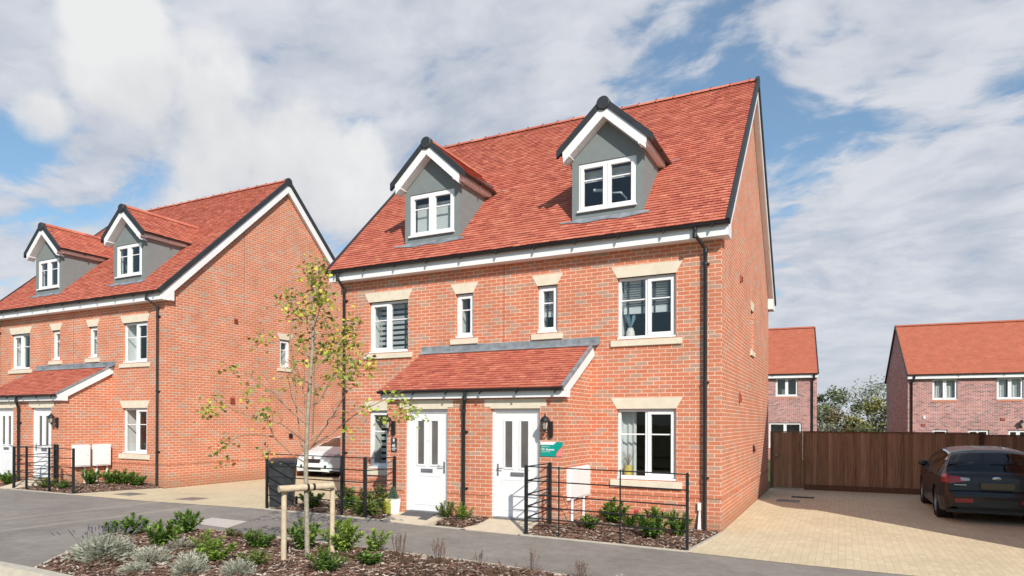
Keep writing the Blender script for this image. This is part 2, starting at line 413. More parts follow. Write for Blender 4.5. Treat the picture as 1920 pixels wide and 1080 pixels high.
def window(root, M, u0,u1,z0,z1, lights=2, sash=None, bar=.36, sill=True, name='window', rev=.32, sub=False):
    f=MB(); w=.055; d0,d1=.075,.145
    mbox(f,M,u0+.004,u0+w,d0,d1,z0+.004,z1-.004); mbox(f,M,u1-w,u1-.004,d0,d1,z0+.004,z1-.004)
    mbox(f,M,u0+w,u1-w,d0,d1,z0+.004,z0+w+.015); mbox(f,M,u0+w,u1-w,d0,d1,z1-w,z1-.004)
    spans=[]
    if lights==2:
        mid=(u0+u1)/2; mbox(f,M,mid-.03,mid+.03,d0,d1,z0+w+.015,z1-w); spans=[(u0+w,mid-.03),(mid+.03,u1-w)]
    else: spans=[(u0+w,u1-w)]
    if sill: mbox(f,M,u0-.012,u1+.012,-.0,d0-.002,z0+.006,z0+.04)
    panes=[]
    for i,(a,b) in enumerate(spans):
        za,zb=z0+w+.015,z1-w
        if (sash=='R' and i==len(spans)-1) or (sash=='L' and i==0) or sash=='B':
            s=.052; e0,e1=d0-.014,d1-.02
            o=.012
            mbox(f,M,a-o,a+s,e0,e1,za-o,zb+o); mbox(f,M,b-s,b+o,e0,e1,za-o,zb+o); mbox(f,M,a+s,b-s,e0,e1,za-o,za+s); mbox(f,M,a+s,b-s,e0,e1,zb-s,zb+o)
            a,b,za,zb=a+s,b-s,za+s,zb-s
        zbar=z1-bar*(z1-z0)
        if bar<1: mbox(f,M,a,b,.096,.124,zbar-.012,zbar+.012)
        panes.append((a,b,za,zb))
    fo=f.build(name,'upvc_white',root)
    for a,b,za,zb in panes:
        p=MB(); p.face([M(a,.11,za),M(b,.11,za),M(b,.11,zb),M(a,.11,zb)]); p.build('pane','glass',root if sub else fo)
    r=MB(); q0,q1=d1+.002,d1+rev; iu=.034
    u0,u1,z1=u0+iu,u1-iu,z1-.02
    for (a,c),(b,d) in (((u0,z0),(u1,z0)),((u1,z0),(u1,z1)),((u1,z1),(u0,z1)),((u0,z1),(u0,z0))):
        r.face([M(a,q0,c),M(b,q0,d),M(b,q1,d),M(a,q1,c)])
    r.build('reveal','plaster',root if sub else fo)
    return fo
def brick_reveal(mb, M, o, d=.10):
    u0,u1,z0,z1=o
    for (a,c),(b,e) in (((u0,z0),(u1,z0)),((u1,z0),(u1,z1)),((u1,z1),(u0,z1)),((u0,z1),(u0,z0))):
        mb.face([M(a,0,c),M(b,0,e),M(b,d,e),M(a,d,c)])
def lintel(root, M, u0,u1,z0,z1, spl=.125):
    l=MB(); d0,d1=-.006,.095
    l.hexa([M(u0,d0,z0),M(u1,d0,z0),M(u1,d1,z0),M(u0,d1,z0),M(u0-spl,d0,z1),M(u1+spl,d0,z1),M(u1+spl,d1,z1),M(u0-spl,d1,z1)])
    return l.build('lintel','cast_stone',root)
def sill(root, M, u0,u1,z0,z1, ov=.12):
    s=MB(); s.hexa([M(u0-ov,-.04,z0),M(u1+ov,-.04,z0),M(u1+ov,.074,z0),M(u0-ov,.074,z0),M(u0-ov,-.04,z1-.02),M(u1+ov,-.04,z1-.02),M(u1+ov,.074,z1-.001),M(u0-ov,.074,z1-.001)])
    return s.build('sill','cast_stone',root)
def gutter_mesh(mb, M, t0,t1, r=.056, bracket=.85):
    """half round gutter; M(t,d,z) with d outward, z up about the rim centre"""
    n=8; out=[(-r*math.cos(math.pi*k/n),-r*math.sin(math.pi*k/n)) for k in range(n+1)]; inn=[(-(r-.006)*math.cos(math.pi*k/n),-(r-.006)*math.sin(math.pi*k/n)) for k in range(n+1)]
    for a,b in zip(out,out[1:]): mb.face([M(t0,*a),M(t1,*a),M(t1,*b),M(t0,*b)])
    for a,b in zip(inn,inn[1:]): mb.face([M(t0,*a),M(t0,*b),M(t1,*b),M(t1,*a)])
    for t in (t0,t1): mb.face([M(t,*p) for p in out])
    mb.face([M(t0,*out[0]),M(t1,*out[0]),M(t1,*inn[0]),M(t0,*inn[0])]); mb.face([M(t0,*out[-1]),M(t1,*out[-1]),M(t1,*inn[-1]),M(t0,*inn[-1])])
    k=max(2,int(abs(t1-t0)/bracket)); 
    for i in range(k+1):
        t=t0+(t1-t0)*(.03+.94*i/k)
        mb.hexa([M(t-.014,-r-.0,-r-.045),M(t+.014,-r,-r-.045),M(t+.014,-.02,-r-.012),M(t-.014,-.02,-r-.012),M(t-.014,-r,-.0),M(t+.014,-r,-.0),M(t+.014,-.02,-r+.012),M(t-.014,-.02,-r+.012)])
        # strap round the outside
        o2=[(x*1.12,z*1.12) for x,z in out]
        for a,b in zip(o2,o2[1:]): mb.face([M(t-.014,*a),M(t+.014,*a),M(t+.014,*b),M(t-.014,*b)])
def downpipe(root, pts, clips):
    d=MB(); d.tube(pts,.034,12)
    for i,p in enumerate(pts[1:-1],1):
        d.lathe((p[0],p[1],p[2]-.03),[(.034,-.03),(.041,-.03),(.041,.05),(.034,.05)],12)
    x,y=pts[-1][0],pts[-1][1]
    for z in clips:
        d.lathe((x,y,z),[(.034,-.02),(.042,-.02),(.042,.02),(.034,.02)],12); d.box(x-.055,x+.065,y+.02,y+.068,z-.014,z+.014)
    return d.build('downpipe','black_plastic',root,sharp=40)

FR=lambda u,d,z:(u,d,z)             # front wall plane y=0
SD=lambda u,d,z:(-d,u,z)            # right gable plane x=0
W=8.86; EY,EZ=-.32,5.56
def setup(d,k,dorm):
    global D,K,RY,RZ,DORM
    D=d; K=k; RY=D/2; RZ=EZ+K*(RY-EY); DORM=dorm
setup(8.44,1.0044,(-2.24,-6.39))
def roofz(y): return EZ+K*(min(y,2*RY-y)-EY)

def build_house():
    root=empty('semi_detached_house',(-W/2,D/2,0),None,'house')
    # openings in the front wall
    big1=[(-1.955,-.822),(-8.013,-6.892)]; nar=[(-3.662,-3.213),(-5.627,-5.18)]
    op=[(a,b,3.585,4.785) for a,b in big1]+[(a,b,3.81,4.785) for a,b in nar]+[(-1.955,-.815,.89,2.248),(-8.013,-6.892,.89,2.248)]
    so=(4.27,4.75,3.72,4.70)
    w=MB()
    cells(w,lambda u,v:(u,0,v),-W,0,-.3,5.40,op)
    for o in op: brick_reveal(w,FR,o)
    cells(w,lambda u,v:(0,u,v),0,D,-.3,5.40,[so]); brick_reveal(w,SD,so)
    cells(w,lambda u,v:(-W,u,v),0,D,-.3,5.40,[]); cells(w,lambda u,v:(u,D,v),-W,0,-.3,5.40,[])
    for x in (0,-W): w.face([(x,0,5.40),(x,D,5.40),(x,D,roofz(0)-.10),(x,RY,RZ-.10),(x,0,roofz(0)-.10)])
    # projecting course above the plinth
    for x0,x1 in ((-W-.014,-6.37),(-2.49,.014)): w.box(x0,x1,-.014,-.0005,.602,.672)
    w.box(.0005,.014,-.0,D,.602,.672); w.box(-W-.014,-W-.0005,0,D,.602,.672)
    w.build('wall','red_brick',root)
    j=MB(); j.box(-4.437,-4.425,-.0025,.0,.70,5.30); j.build('movement_joint','vent_red',root)
    # vents
    for y,z,s,m in ((2.30,2.53,.17,'vent_red'),(2.42,5.07,.13,'vent_red'),(4.78,1.36,.15,'black_plastic')):
        v=MB(); v.hexa([(.001,y-s/2,z-s*.55),(.001,y+s/2,z-s*.55),(.05,y+s/2,z-s*.55),(.05,y-s/2,z-s*.55),(.001,y-s/2,z+s*.55),(.001,y+s/2,z+s*.55),(.02,y+s/2,z+s*.55),(.02,y-s/2,z+s*.55)])
        for k in range(3): v.box(.03,.056,y-s*.42,y+s*.42,z-s*.35+k*s*.25,z-s*.3+k*s*.25)
        v.build('vent',m,root)
    # windows, lintels, sills
    for i,(a,b) in enumerate(big1):
        window(root,FR,a,b,3.585,4.785,2,'RL'[i]); lintel(root,FR,a,b,4.785,5.005); sill(root,FR,a,b,3.455,3.585)
        z=.89; b2=b if i else -.815
        window(root,FR,a,b2,.89,2.248,2,'RL'[i]); lintel(root,FR,a,b2,2.248,2.46); sill(root,FR,a,b2,.74,.89)
    for a,b in nar:
        window(root,FR,a,b,3.81,4.785,1,'B'); lintel(root,FR,a,b,4.785,5.005); sill(root,FR,a,b,3.68,3.81)
    window(root,SD,*so,1,'B'); lintel(root,SD,so[0],so[1],4.70,4.91,.12); sill(root,SD,so[0],so[1],3.60,3.72,.1)
    # eaves
    XL,XR=-W-.17,.17
    for ya,yb2,yc,yd2 in ((-.25,-.23,-.229,-.002),(D+.23,D+.25,D+.002,D+.229)):
        f=MB(); f.box(XL+.02,XR-.02,ya,yb2,5.31,5.535); f.build('fascia','white_fascia',root)
        f=MB(); f.box(XL+.02,XR-.02,yc,yd2,5.31,5.322); f.build('soffit','white_fascia',root)
    for x0,x1 in ((.002,XR-.026),(XL+.026,-W-.002)):          # closed box ends under the verge
        for s in (0,1):
            Y=(lambda y:y) if not s else (lambda y:D-y); f=MB()
            f.hexa([(x0,Y(-.228),5.323),(x1,Y(-.228),5.323),(x1,Y(.16),5.323),(x0,Y(.16),5.323),(x0,Y(-.228),5.53),(x1,Y(-.228),5.53),(x1,Y(.16),5.86),(x0,Y(.16),5.86)]); f.build('eaves_box','white_fascia',root)
    g=MB(); gutter_mesh(g,lambda t,d,z:(t,-.312+d,5.535+z),XL-.015,XR+.0); g.build('gutter','black_plastic',root,sharp=40)
    g=MB(); gutter_mesh(g,lambda t,d,z:(t,D+.312-d,5.535+z),XL,XR); g.build('gutter','black_plastic',root,sharp=40)
    downpipe(root,[(-.42,-.312,5.49),(-.42,-.312,5.37),(-.275,-.068,5.14),(-.275,-.068,.03)],(4.88,2.72,.98))
    downpipe(root,[(-8.70,-.312,5.49),(-8.70,-.312,5.37),(-8.70,-.068,5.14),(-8.70,-.068,.06)],(4.88,2.72,1.25))
    # main roof
    sl=math.hypot(1,K); uy,uz=1/sl,K/sl; Ln=(RY-EY)*sl
    Pf=lambda x,v:Vector((x,EY+uy*v,EZ+uz*v)); Pb=lambda x,v:Vector((x,2*RY-EY-uy*v,EZ+uz*v))
    nf=(0,-uz,uy); nb=(0,uz,uy)
    vcut=lambda y:(y-EY)*sl
    cuts=[(c-.70,c+.70,vcut(.20),vcut(1.72)) for c in DORM]
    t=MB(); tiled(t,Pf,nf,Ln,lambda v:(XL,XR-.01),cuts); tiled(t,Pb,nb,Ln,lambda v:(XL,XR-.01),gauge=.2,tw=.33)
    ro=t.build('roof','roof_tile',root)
    dk=MB(); 
    cells(dk,lambda u,v:Pf(u,v)-Vector(nf)*.03,XL+.05,XR-.05,.0,Ln,cuts); cells(dk,lambda u,v:Pb(u,v)-Vector(nb)*.03,XL+.05,XR-.05,0,Ln,[])
    dk.build('roof_deck','black_plastic',ro)
    rd=MB(); n=7
    x=XL
    while x<XR-.01:
        x2=min(x+.45,XR); rr=.095+rt.uniform(-.001,.001); rd.cur=tilecol()
        pr=[(RY-rr*math.cos(math.pi*(k/n)*.9+.05*math.pi),RZ-.045+rr*math.sin(math.pi*(k/n)*.9+.05*math.pi)*1.05) for k in range(n+1)]
        for a,b in zip(pr,pr[1:]): rd.face([(x+.003,*a),(x2-.003,*a),(x2-.003,*b),(x+.003,*b)])
        rd.face([(x+.003,*p) for p in pr]); rd.face([(x2-.003,*p) for p in pr]); x=x2
    rd.build('ridge_tile','roof_tile',ro)
    cl=MB(); x=XL+.45
    while x<XR-.1: cl.box(x-.016,x+.016,RY-.02,RY+.02,RZ+.02,RZ+.085); cl.box(x-.010,x+.010,RY-.103,RY+.103,RZ-.025,RZ+.0); x+=.45
    cl.build('ridge_clip','vent_red',ro)
    for x0,x1,xb0,xb1 in ((XR-.045,XR+.018,XR-.05,XR-.022),(XL-.018,XL+.045,XL+.022,XL+.05)):
        for P,nn in ((Pf,nf),(Pb,nb)):
            nn=Vector(nn)
            def bar(m,xa,xb,h0,h1,v0=0,v1=Ln):
                zz=Vector((0,0,sl)); m.hexa([P(xa,v0)+nn*h0,P(xb,v0)+nn*h0,P(xb,v1)+zz*h0,P(xa,v1)+zz*h0,P(xa,v0)+nn*h1,P(xb,v0)+nn*h1,P(xb,v1)+zz*h1,P(xa,v1)+zz*h1])
            vg=MB(); bar(vg,x0,x1,-.085,.042,-.03); vg.build('verge','verge_grey',ro)
            bb=MB(); bar(bb,xb0,xb1,-.30,-.087,.02); bb.build('bargeboard','white_fascia',root); bb=MB()
            wx=(0,-W)[x0<-1]; a,b=sorted((wx,(xb0,xb1)[0] if wx==0 else xb1))
            bar(bb,a+.002,b-.002,-.262,-.247,.12); bb.build('verge_soffit','white_fascia',root)
        vg=MB(); vg.lathe((x0-.01 if x0>-1 else x1+.01,RY,RZ-.05),[(.0,.075),(.135,.075),(.135,0),(.11,0)],14,(1 if x0>-1 else -1,0,0)); vg.build('ridge_cap','verge_grey',ro)
    # dormers
    for c in DORM:
        hw=.74; yf=.20; ez=7.47; S=.913; rz=ez+S*.93
        d=MB(); wo=(c-.60,c+.60,6.215,7.215)
        fz=lambda y:roofz(y)-.02
        cells(d,lambda u,v:(u,yf,v),c-hw,c+hw,roofz(yf)-.05,7.42,[wo])
        gz_=rz-S*hw-.03
        d.face([(c-hw,yf,7.42),(c+hw,yf,7.42),(c+hw,yf,gz_),(c,yf,rz-.03),(c-hw,yf,gz_)])
        MD=lambda u,dd,z:(u,yf+dd,z); brick_reveal(d,MD,wo,.06)
        for x in (c-hw,c+hw):
            d.face([(x,yf,roofz(yf)-.05),(x,1.9,roofz(1.9)-.05),(x,1.9,gz_-.0),(x,yf,gz_)])
        do=d.build('dormer','dormer_render',root)
        M2=lambda u,dd,z:(u,yf+dd-.055,z)
        window(do,M2,*wo,2,'B',bar=.34,name='window_frame',rev=.10,sub=True)
        # roof of the dormer
        t=MB(); sl2=math.hypot(1,S); L2=.95*sl2
        ym=lambda z:(z-EZ)/K+EY
        for sg in (-1,1):
            def P(y,v,sg=sg): return Vector((c+sg*(.95-v/sl2),y,rz-S*(.95-v/sl2)))
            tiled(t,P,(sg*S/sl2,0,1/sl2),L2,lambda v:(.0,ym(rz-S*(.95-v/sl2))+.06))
        rr=.1; n=7; y=-.02
        yend=ym(rz)+.05
        while y<yend-.01:
            y2=min(y+.45,yend); t.cur=tilecol(); pr=[(c-rr*math.cos(math.pi*k/n),rz-.045+rr*math.sin(math.pi*k/n)) for k in range(n+1)]
            for a,b in zip(pr,pr[1:]): t.face([(a[0],y,a[1]),(a[0],y2-.004,a[1]),(b[0],y2-.004,b[1]),(b[0],y,b[1])])
            y=y2
        t.cur=None
        t.build('dormer_roof','roof_tile',do)
        k=MB()
        for sg in (-1,1):
            k.face([(c+sg*.95,.02,rz-S*.95-.02),(c,.02,rz-.02),(c,ym(rz),rz-.02),(c+sg*.95,ym(ez)+.05,rz-S*.95-.02)])
        k.build('roof_deck','black_plastic',do)
        yb0,yb1=-.03,-.005
        for sg in (-1,1):
            X=lambda dx:c+sg*dx; Z=lambda dx,o:rz-S*dx-o
            b=MB(); v=MB()
            # white board along the slope
            b.hexa([(X(.0),yb0,Z(0,.335)),(X(.845),yb0,Z(.845,.335)),(X(.845),yb1,Z(.845,.335)),(X(.0),yb1,Z(0,.335)),
                    (X(.0),yb0,Z(0,.07)),(X(.845),yb0,Z(.845,.07)),(X(.845),yb1,Z(.845,.07)),(X(.0),yb1,Z(0,.07))])
            b.box(*sorted((X(.70),X(.86))),yb0-.001,.195,7.315,7.47)
            b.face([(X(.0),yb1,Z(0,.333)),(X(.845),yb1,Z(.845,.333)),(X(.845),yf-.002,Z(.845,.333)),(X(0),yf-.002,Z(0,.333))])
            b.build('bargeboard','white_fascia',do)
            # dark dry verge
            v.hexa([(X(.0),-.055,Z(0,.105)),(X(.985),-.055,Z(.985,.105)),(X(.985),.02,Z(.985,.105)),(X(.0),.02,Z(0,.105)),
                    (X(.0),-.055,Z(0,-.05)),(X(.985),-.055,Z(.985,-.05)),(X(.985),.02,Z(.985,-.05)),(X(.0),.02,Z(0,-.05))])
            v.build('verge','verge_grey',do)
            ye=ym(7.40)
            sf=MB(); sf.box(*sorted((X(.742),X(.86))),.196,ye,7.335,7.35); sf.build('soffit','white_fascia',do)
            sf=MB(); sf.box(*sorted((X(.845),X(.862))),.196,ye,7.351,7.50); sf.build('fascia','white_fascia',do)
            gm=MB(); gutter_mesh(gm,lambda t,dd,z,sg=sg:(c+sg*(.925-dd),t,7.455+z),-.035,ym(7.47)-.0,r=.05,bracket=.6); gm.build('gutter','black_plastic',do,sharp=40)
            l=MB(); l.box(*sorted((c+sg*.95,c+sg*1.12)),ym(7.5)+.02,ym(7.5)+.10,7.52,7.55); l.build('flashing','lead',do)
        v=MB(); v.lathe((c,.02,rz-.085),[(.0,.10),(.118,.10),(.135,.085),(.135,-.02),(.1,-.02)],20,(0,-1,0)); v.build('ridge_cap','verge_grey',do,sharp=40)
        l=MB(); n=10; xa,xb=c-.98,c+.88
        for i in range(n):
            p,q=xa+(xb-xa)*i/n,xa+(xb-xa)*(i+1)/n
            ya=lambda x:.085-.02*math.sin(x*9) if abs(x-c)<.78 else .13
            yt=lambda x:.198 if abs(x-c)<.78 else .165
            h=lambda x:.027+.004*math.sin(x*23)
            l.face([Pf(p,vcut(ya(p)))+Vector(nf)*h(p),Pf(q,vcut(ya(q)))+Vector(nf)*h(q),Pf(q,vcut(yt(q)))+Vector(nf)*.03,Pf(p,vcut(yt(p)))+Vector(nf)*.03])
        l.build('flashing','lead',do)
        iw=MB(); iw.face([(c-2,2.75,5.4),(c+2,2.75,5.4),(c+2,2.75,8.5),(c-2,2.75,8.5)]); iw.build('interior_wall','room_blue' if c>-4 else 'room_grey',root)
    # porch
    px0,px1,py=-6.36,-2.5,-1.45
    doors=[(-3.947,-2.946),(-5.915,-4.914)]
    p=MB(); dop=[(a,b,.172,2.235) for a,b in doors]
    cells(p,lambda u,v:(u,py,v),px0,px1,-.3,2.47,dop)
    MP=lambda u,d,z:(u,py+d,z)
    for o in dop: brick_reveal(p,MP,o,.09)
    prz=lambda y:2.605+(y+1.62)*.93/1.62
    for x in (px0,px1): p.face([(x,py,-.3),(x,0,-.3),(x,0,prz(0)-.06),(x,py,prz(py)-.06)])
    for a,b in ((px0-.014,-5.93),(-4.90,-3.96),(-2.93,px1+.014)): p.box(a,b,py-.014,py-.0005,.602,.672)
    for x in (px0-.014,px1+.0005): p.box(x,x+.0135,py,-.015,.602,.672)
    po=p.build('porch','red_brick',root)
    sl3=math.hypot(1.62,.93); uy3,uz3=1.62/sl3,.93/sl3
    PP=lambda x,v:Vector((x,-1.62+uy3*v,2.605+uz3*v)); np_=Vector((0,-uz3,uy3))
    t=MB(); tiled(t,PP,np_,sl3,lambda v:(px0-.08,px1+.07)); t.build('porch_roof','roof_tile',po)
    dk=MB(); dk.face([PP(px0-.06,0)-np_*.02,PP(px1+.05,0)-np_*.02,PP(px1+.05,sl3)-np_*.02,PP(px0-.06,sl3)-np_*.02]); dk.build('roof_deck','black_plastic',po)
    f=MB(); f.box(px0-.058,px1+.058,-1.56,-1.54,2.435,2.60); f.build('fascia','white_fascia',po)
    f=MB(); f.box(px0-.058,px1+.058,-1.539,py-.001,2.435,2.45); f.build('soffit','white_fascia',po)
    for xa,xb,xc,xd in ((px0-.085,px0-.06,px0-.059,px0-.001),(px1+.06,px1+.085,px1+.001,px1+.059)):
        f=MB()
        f.hexa([PP(xa,.06)-np_*.20,PP(xb,.06)-np_*.20,PP(xb,sl3)-np_*.20,PP(xa,sl3)-np_*.20,PP(xa,.0)-np_*.03,PP(xb,.0)-np_*.03,PP(xb,sl3)-np_*.03,PP(xa,sl3)-np_*.03])
        f.hexa([(xa-.002,-1.561,2.434),(xb+.002,-1.561,2.434),(xb+.002,-1.30,2.434),(xa-.002,-1.30,2.434),(xa-.002,-1.561,2.59),(xb+.002,-1.561,2.59),(xb+.002,-1.30,2.70),(xa-.002,-1.30,2.70)])
        f.face([PP(xc,.1)-np_*.185,PP(xd,.1)-np_*.185,PP(xd,sl3)-np_*.185,PP(xc,sl3)-np_*.185])
        f.build('bargeboard','white_fascia',po)
    l=MB(); n=10
    for i in range(n):
        a,b=px0-.16+(px1-px0+.36)*i/n,px0-.16+(px1-px0+.36)*(i+1)/n
        l.face([(a,-.006,3.53),(b-.006,-.006,3.53),(b-.006,-.006,3.665+.004*(i%2)),(a,-.006,3.665+.004*(i%2))])
        l.face([PP(a,sl3-.16)+np_*.034,PP(b,sl3-.16)+np_*.034,Vector((b,-.006,3.55)),Vector((a,-.006,3.55))])
    l.build('flashing','lead',po)
    for xa,xb in ((px1+.03,px1+.09),):
        l=MB(); l.hexa([PP(xa,0)-np_*.03,PP(xb,0)-np_*.03,PP(xb,sl3)-np_*.03,PP(xa,sl3)-np_*.03,PP(xa,0)+np_*.03,PP(xb,0)+np_*.03,PP(xb,sl3)+np_*.03,PP(xa,sl3)+np_*.03]); l.build('verge','lead',po)
    g=MB(); gutter_mesh(g,lambda t,d,z:(t,-1.622+d,2.60+z),px0-.10,px1+.06,bracket=.78); g.build('gutter','black_plastic',po,sharp=40)
    downpipe(root,[(-4.42,-1.622,2.56),(-4.42,-1.622,2.45),(-4.50,-1.52,2.22),(-4.50,-1.52,.1)],(1.80,.72))
    # doors
    for i,(a,b) in enumerate(doors):
        e=-1 if i==0 else 1
        l=MB(); xa,xb=(a-.138,b+.126) if i==0 else (a-.126,b+.13)
        l.box(xa,xb,py-.006,py+.08,2.27,2.412); l.box(a-.01,b+.01,py-.012,py+.08,2.236,2.269); l.build('lintel','cast_stone',root)
        fr=MB(); y0=py+.06
        fr.box(a+.003,a+.065,y0,y0+.07,.172,2.232); fr.box(b-.065,b-.003,y0,y0+.07,.172,2.232); fr.box(a+.065,b-.065,y0,y0+.07,2.165,2.232)
        la,lb=a+.067,b-.067; yd=y0+.022
        df=MB(); gw=[(la+.195,la+.345),(lb-.345,lb-.195)]; gz0,gz1=1.14,2.0
        cells(df,lambda u,v:(u,yd,v),la,lb,.215,2.163,[(g0,g1,gz0,gz1) for g0,g1 in gw])
        for g0,g1 in gw:
            for (p0,p1,q0,q1) in ((g0-.035,g0,gz0-.035,gz1+.035),(g1,g1+.035,gz0-.035,gz1+.035),(g0,g1,gz0-.035,gz0),(g0,g1,gz1,gz1+.035)): df.box(p0,p1,yd-.012,yd+.012,q0,q1)
        # ribbed lower panel and its moulding
        pa,pb=la+.13,lb-.13
        for (p0,p1,q0,q1) in ((pa-.02,pb+.02,.90,.925),(pa-.02,pb+.02,.33,.355),(pa-.02,pa,.355,.90),(pb,pb+.02,.355,.90)): df.box(p0,p1,yd-.007,yd,q0,q1)
        for kx in range(5):
            xx=pa+(pb-pa)*(kx+.5)/5; df.box(xx-(pb-pa)*.094,xx+(pb-pa)*.094,yd-.005,yd,.362,.893)
        dd=df.build('front_door','door_white',root); fr.build('door_frame','upvc_white',dd)
        for g0,g1 in gw:
            q=MB(); q.face([(g0,yd+.004,gz0),(g1,yd+.004,gz0),(g1,yd+.004,gz1),(g0,yd+.004,gz1)]); q.build('door_glass','obscure_glass',dd)
        q=MB(); m=(la+lb)/2+.02*e*-1; q.box(m-.135,m+.135,yd-.02,yd-.001,.985,1.052); q.box(m-.12,m+.12,yd-.026,yd-.0205,.995,1.042); q.build('letterbox','grey_metal',dd)
        hx=la+.045 if i==0 else lb-.045; s=1 if i==0 else -1
        q=MB(); q.box(hx-.016,hx+.016,yd-.016,yd-.001,.98,1.20); q.tube([(hx,yd-.02,1.12),(hx,yd-.055,1.12),(hx+s*.12,yd-.055,1.12)],.010,8); q.lathe((hx,yd-.016,1.02),[(0,.012),(.012,.012),(.012,0)],10,(0,-1,0)); q.build('door_handle','grey_metal',dd)
        q=MB(); q.box(la-.03,lb+.03,y0-.05,y0+.02,.174,.213); q.build('threshold','grey_metal',dd)
        q=MB(); q.lathe(((la+lb)/2+.0,yd-.001,1.6),[(0,.006),(.008,.006),(.008,0)],8,(0,-1,0)); q.build('spyhole','steel',dd)
    # rooms behind the windows
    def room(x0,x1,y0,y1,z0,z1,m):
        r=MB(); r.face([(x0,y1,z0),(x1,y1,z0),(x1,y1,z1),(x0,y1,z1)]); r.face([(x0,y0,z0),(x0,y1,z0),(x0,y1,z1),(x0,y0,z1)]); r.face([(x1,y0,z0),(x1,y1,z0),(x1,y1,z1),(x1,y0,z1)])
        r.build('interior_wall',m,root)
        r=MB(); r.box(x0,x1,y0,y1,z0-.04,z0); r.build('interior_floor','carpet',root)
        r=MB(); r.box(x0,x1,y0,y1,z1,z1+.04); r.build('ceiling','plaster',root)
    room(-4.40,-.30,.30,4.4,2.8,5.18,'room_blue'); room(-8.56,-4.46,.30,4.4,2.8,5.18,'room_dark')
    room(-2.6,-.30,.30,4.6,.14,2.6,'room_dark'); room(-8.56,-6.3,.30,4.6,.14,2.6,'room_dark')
    return root

house=build_house()
tag(house,'middle red brick house pair, with the teal sign and 41 plaque beside its doors','house',None)
setup(9.0,.965,(-1.99,-6.20))
house_b=build_house(); house_b.location=Vector(house_b.location)+Vector((-15.36,.05,.12))
tag(house_b,'red brick house pair at the far left, partly cut off by the photo edge','house')
house_c=copy_tree(house); house_c.location=Vector(house.location)+Vector((15.40,-1.2,-.06))
tag(house_c,'red brick pair standing beyond the right edge, shading the driveway and timber fence','house')
# ------------------------------------------------------------------ ground
def struct(o): o['kind']='structure'; return o
def sheet(name, polys, z, mat, dz=None):
    """flat polygons laid on the gently rolling ground, cut at its breakpoints"""
    mb=MB(); bm=bmesh.new()
    for poly in polys:
        vs=[bm.verts.new((x,y,0)) for x,y in poly]; bm.faces.new(vs)
    for gx,_ in GP[1:-1]:
        geom=bm.verts[:]+bm.edges[:]+bm.faces[:]
        bmesh.ops.bisect_plane(bm,geom=geom,plane_co=(gx,0,0),plane_no=(1,0,0))
    for y in (-1.5,0,2,4,7):
        geom=bm.verts[:]+bm.edges[:]+bm.faces[:]
        bmesh.ops.bisect_plane(bm,geom=geom,plane_co=(0,y,0),plane_no=(0,1,0))
    for f in bm.faces:
        pts=[]
        for v in f.verts:
            h=gz(v.co.x); 
            if v.co.x>-8 and v.co.y>0: h*=max(0,1-v.co.y/4)
            pts.append((v.co.x,v.co.y,h+z+(dz(v.co.x,v.co.y) if dz else 0)))
        n=(Vector(pts[1])-Vector(pts[0])).cross(Vector(pts[2])-Vector(pts[0]))
        if n.z<0: pts.reverse()
        mb.face(pts)
    bm.free()
    return struct(mb.build(name,mat))
g=MB(); g.face([(-600,-600,-.22),(600,-600,-.22),(600,900,-.22),(-600,900,-.22)]); struct(g.build('ground','soil_grass'))
g=MB(); g.face([(-80,-16,-.10),(60,-16,-.10),(60,-7.70,-.10),(-80,-7.70,-.10)]); struct(g.build('road','road_surface'))
sheet('pavement',[[(-45,-7.52),(40,-7.52),(40,-2.13),(-45,-2.13)]],0,'asphalt')
k=MB()
for a,b in zip(range(-44,24),range(-43,25)):
    za,zb=gz(a),gz(b)
    k.hexa([(a+.004,-7.70,-.12),(b-.004,-7.70,-.12),(b-.004,-7.545,-.12),(a+.004,-7.545,-.12),(a+.004,-7.685,za+.012),(b-.004,-7.685,zb+.012),(b-.004,-7.545,zb+.014),(a+.004,-7.545,za+.014)])
k.cur=None; struct(k.build('kerb','concrete'))
sheet('driveway',[[(-.16,-2.13),(6.5,-2.13),(6.5,9.12),(.0,9.12),(.0,.0)]],.004,'block_paving')
sheet('driveway',[[(-16.0,-2.13),(-9.10,-2.13),(-8.86,0),(-8.86,16),(-15.33,16),(-15.33,.0)]],.004,'block_paving')
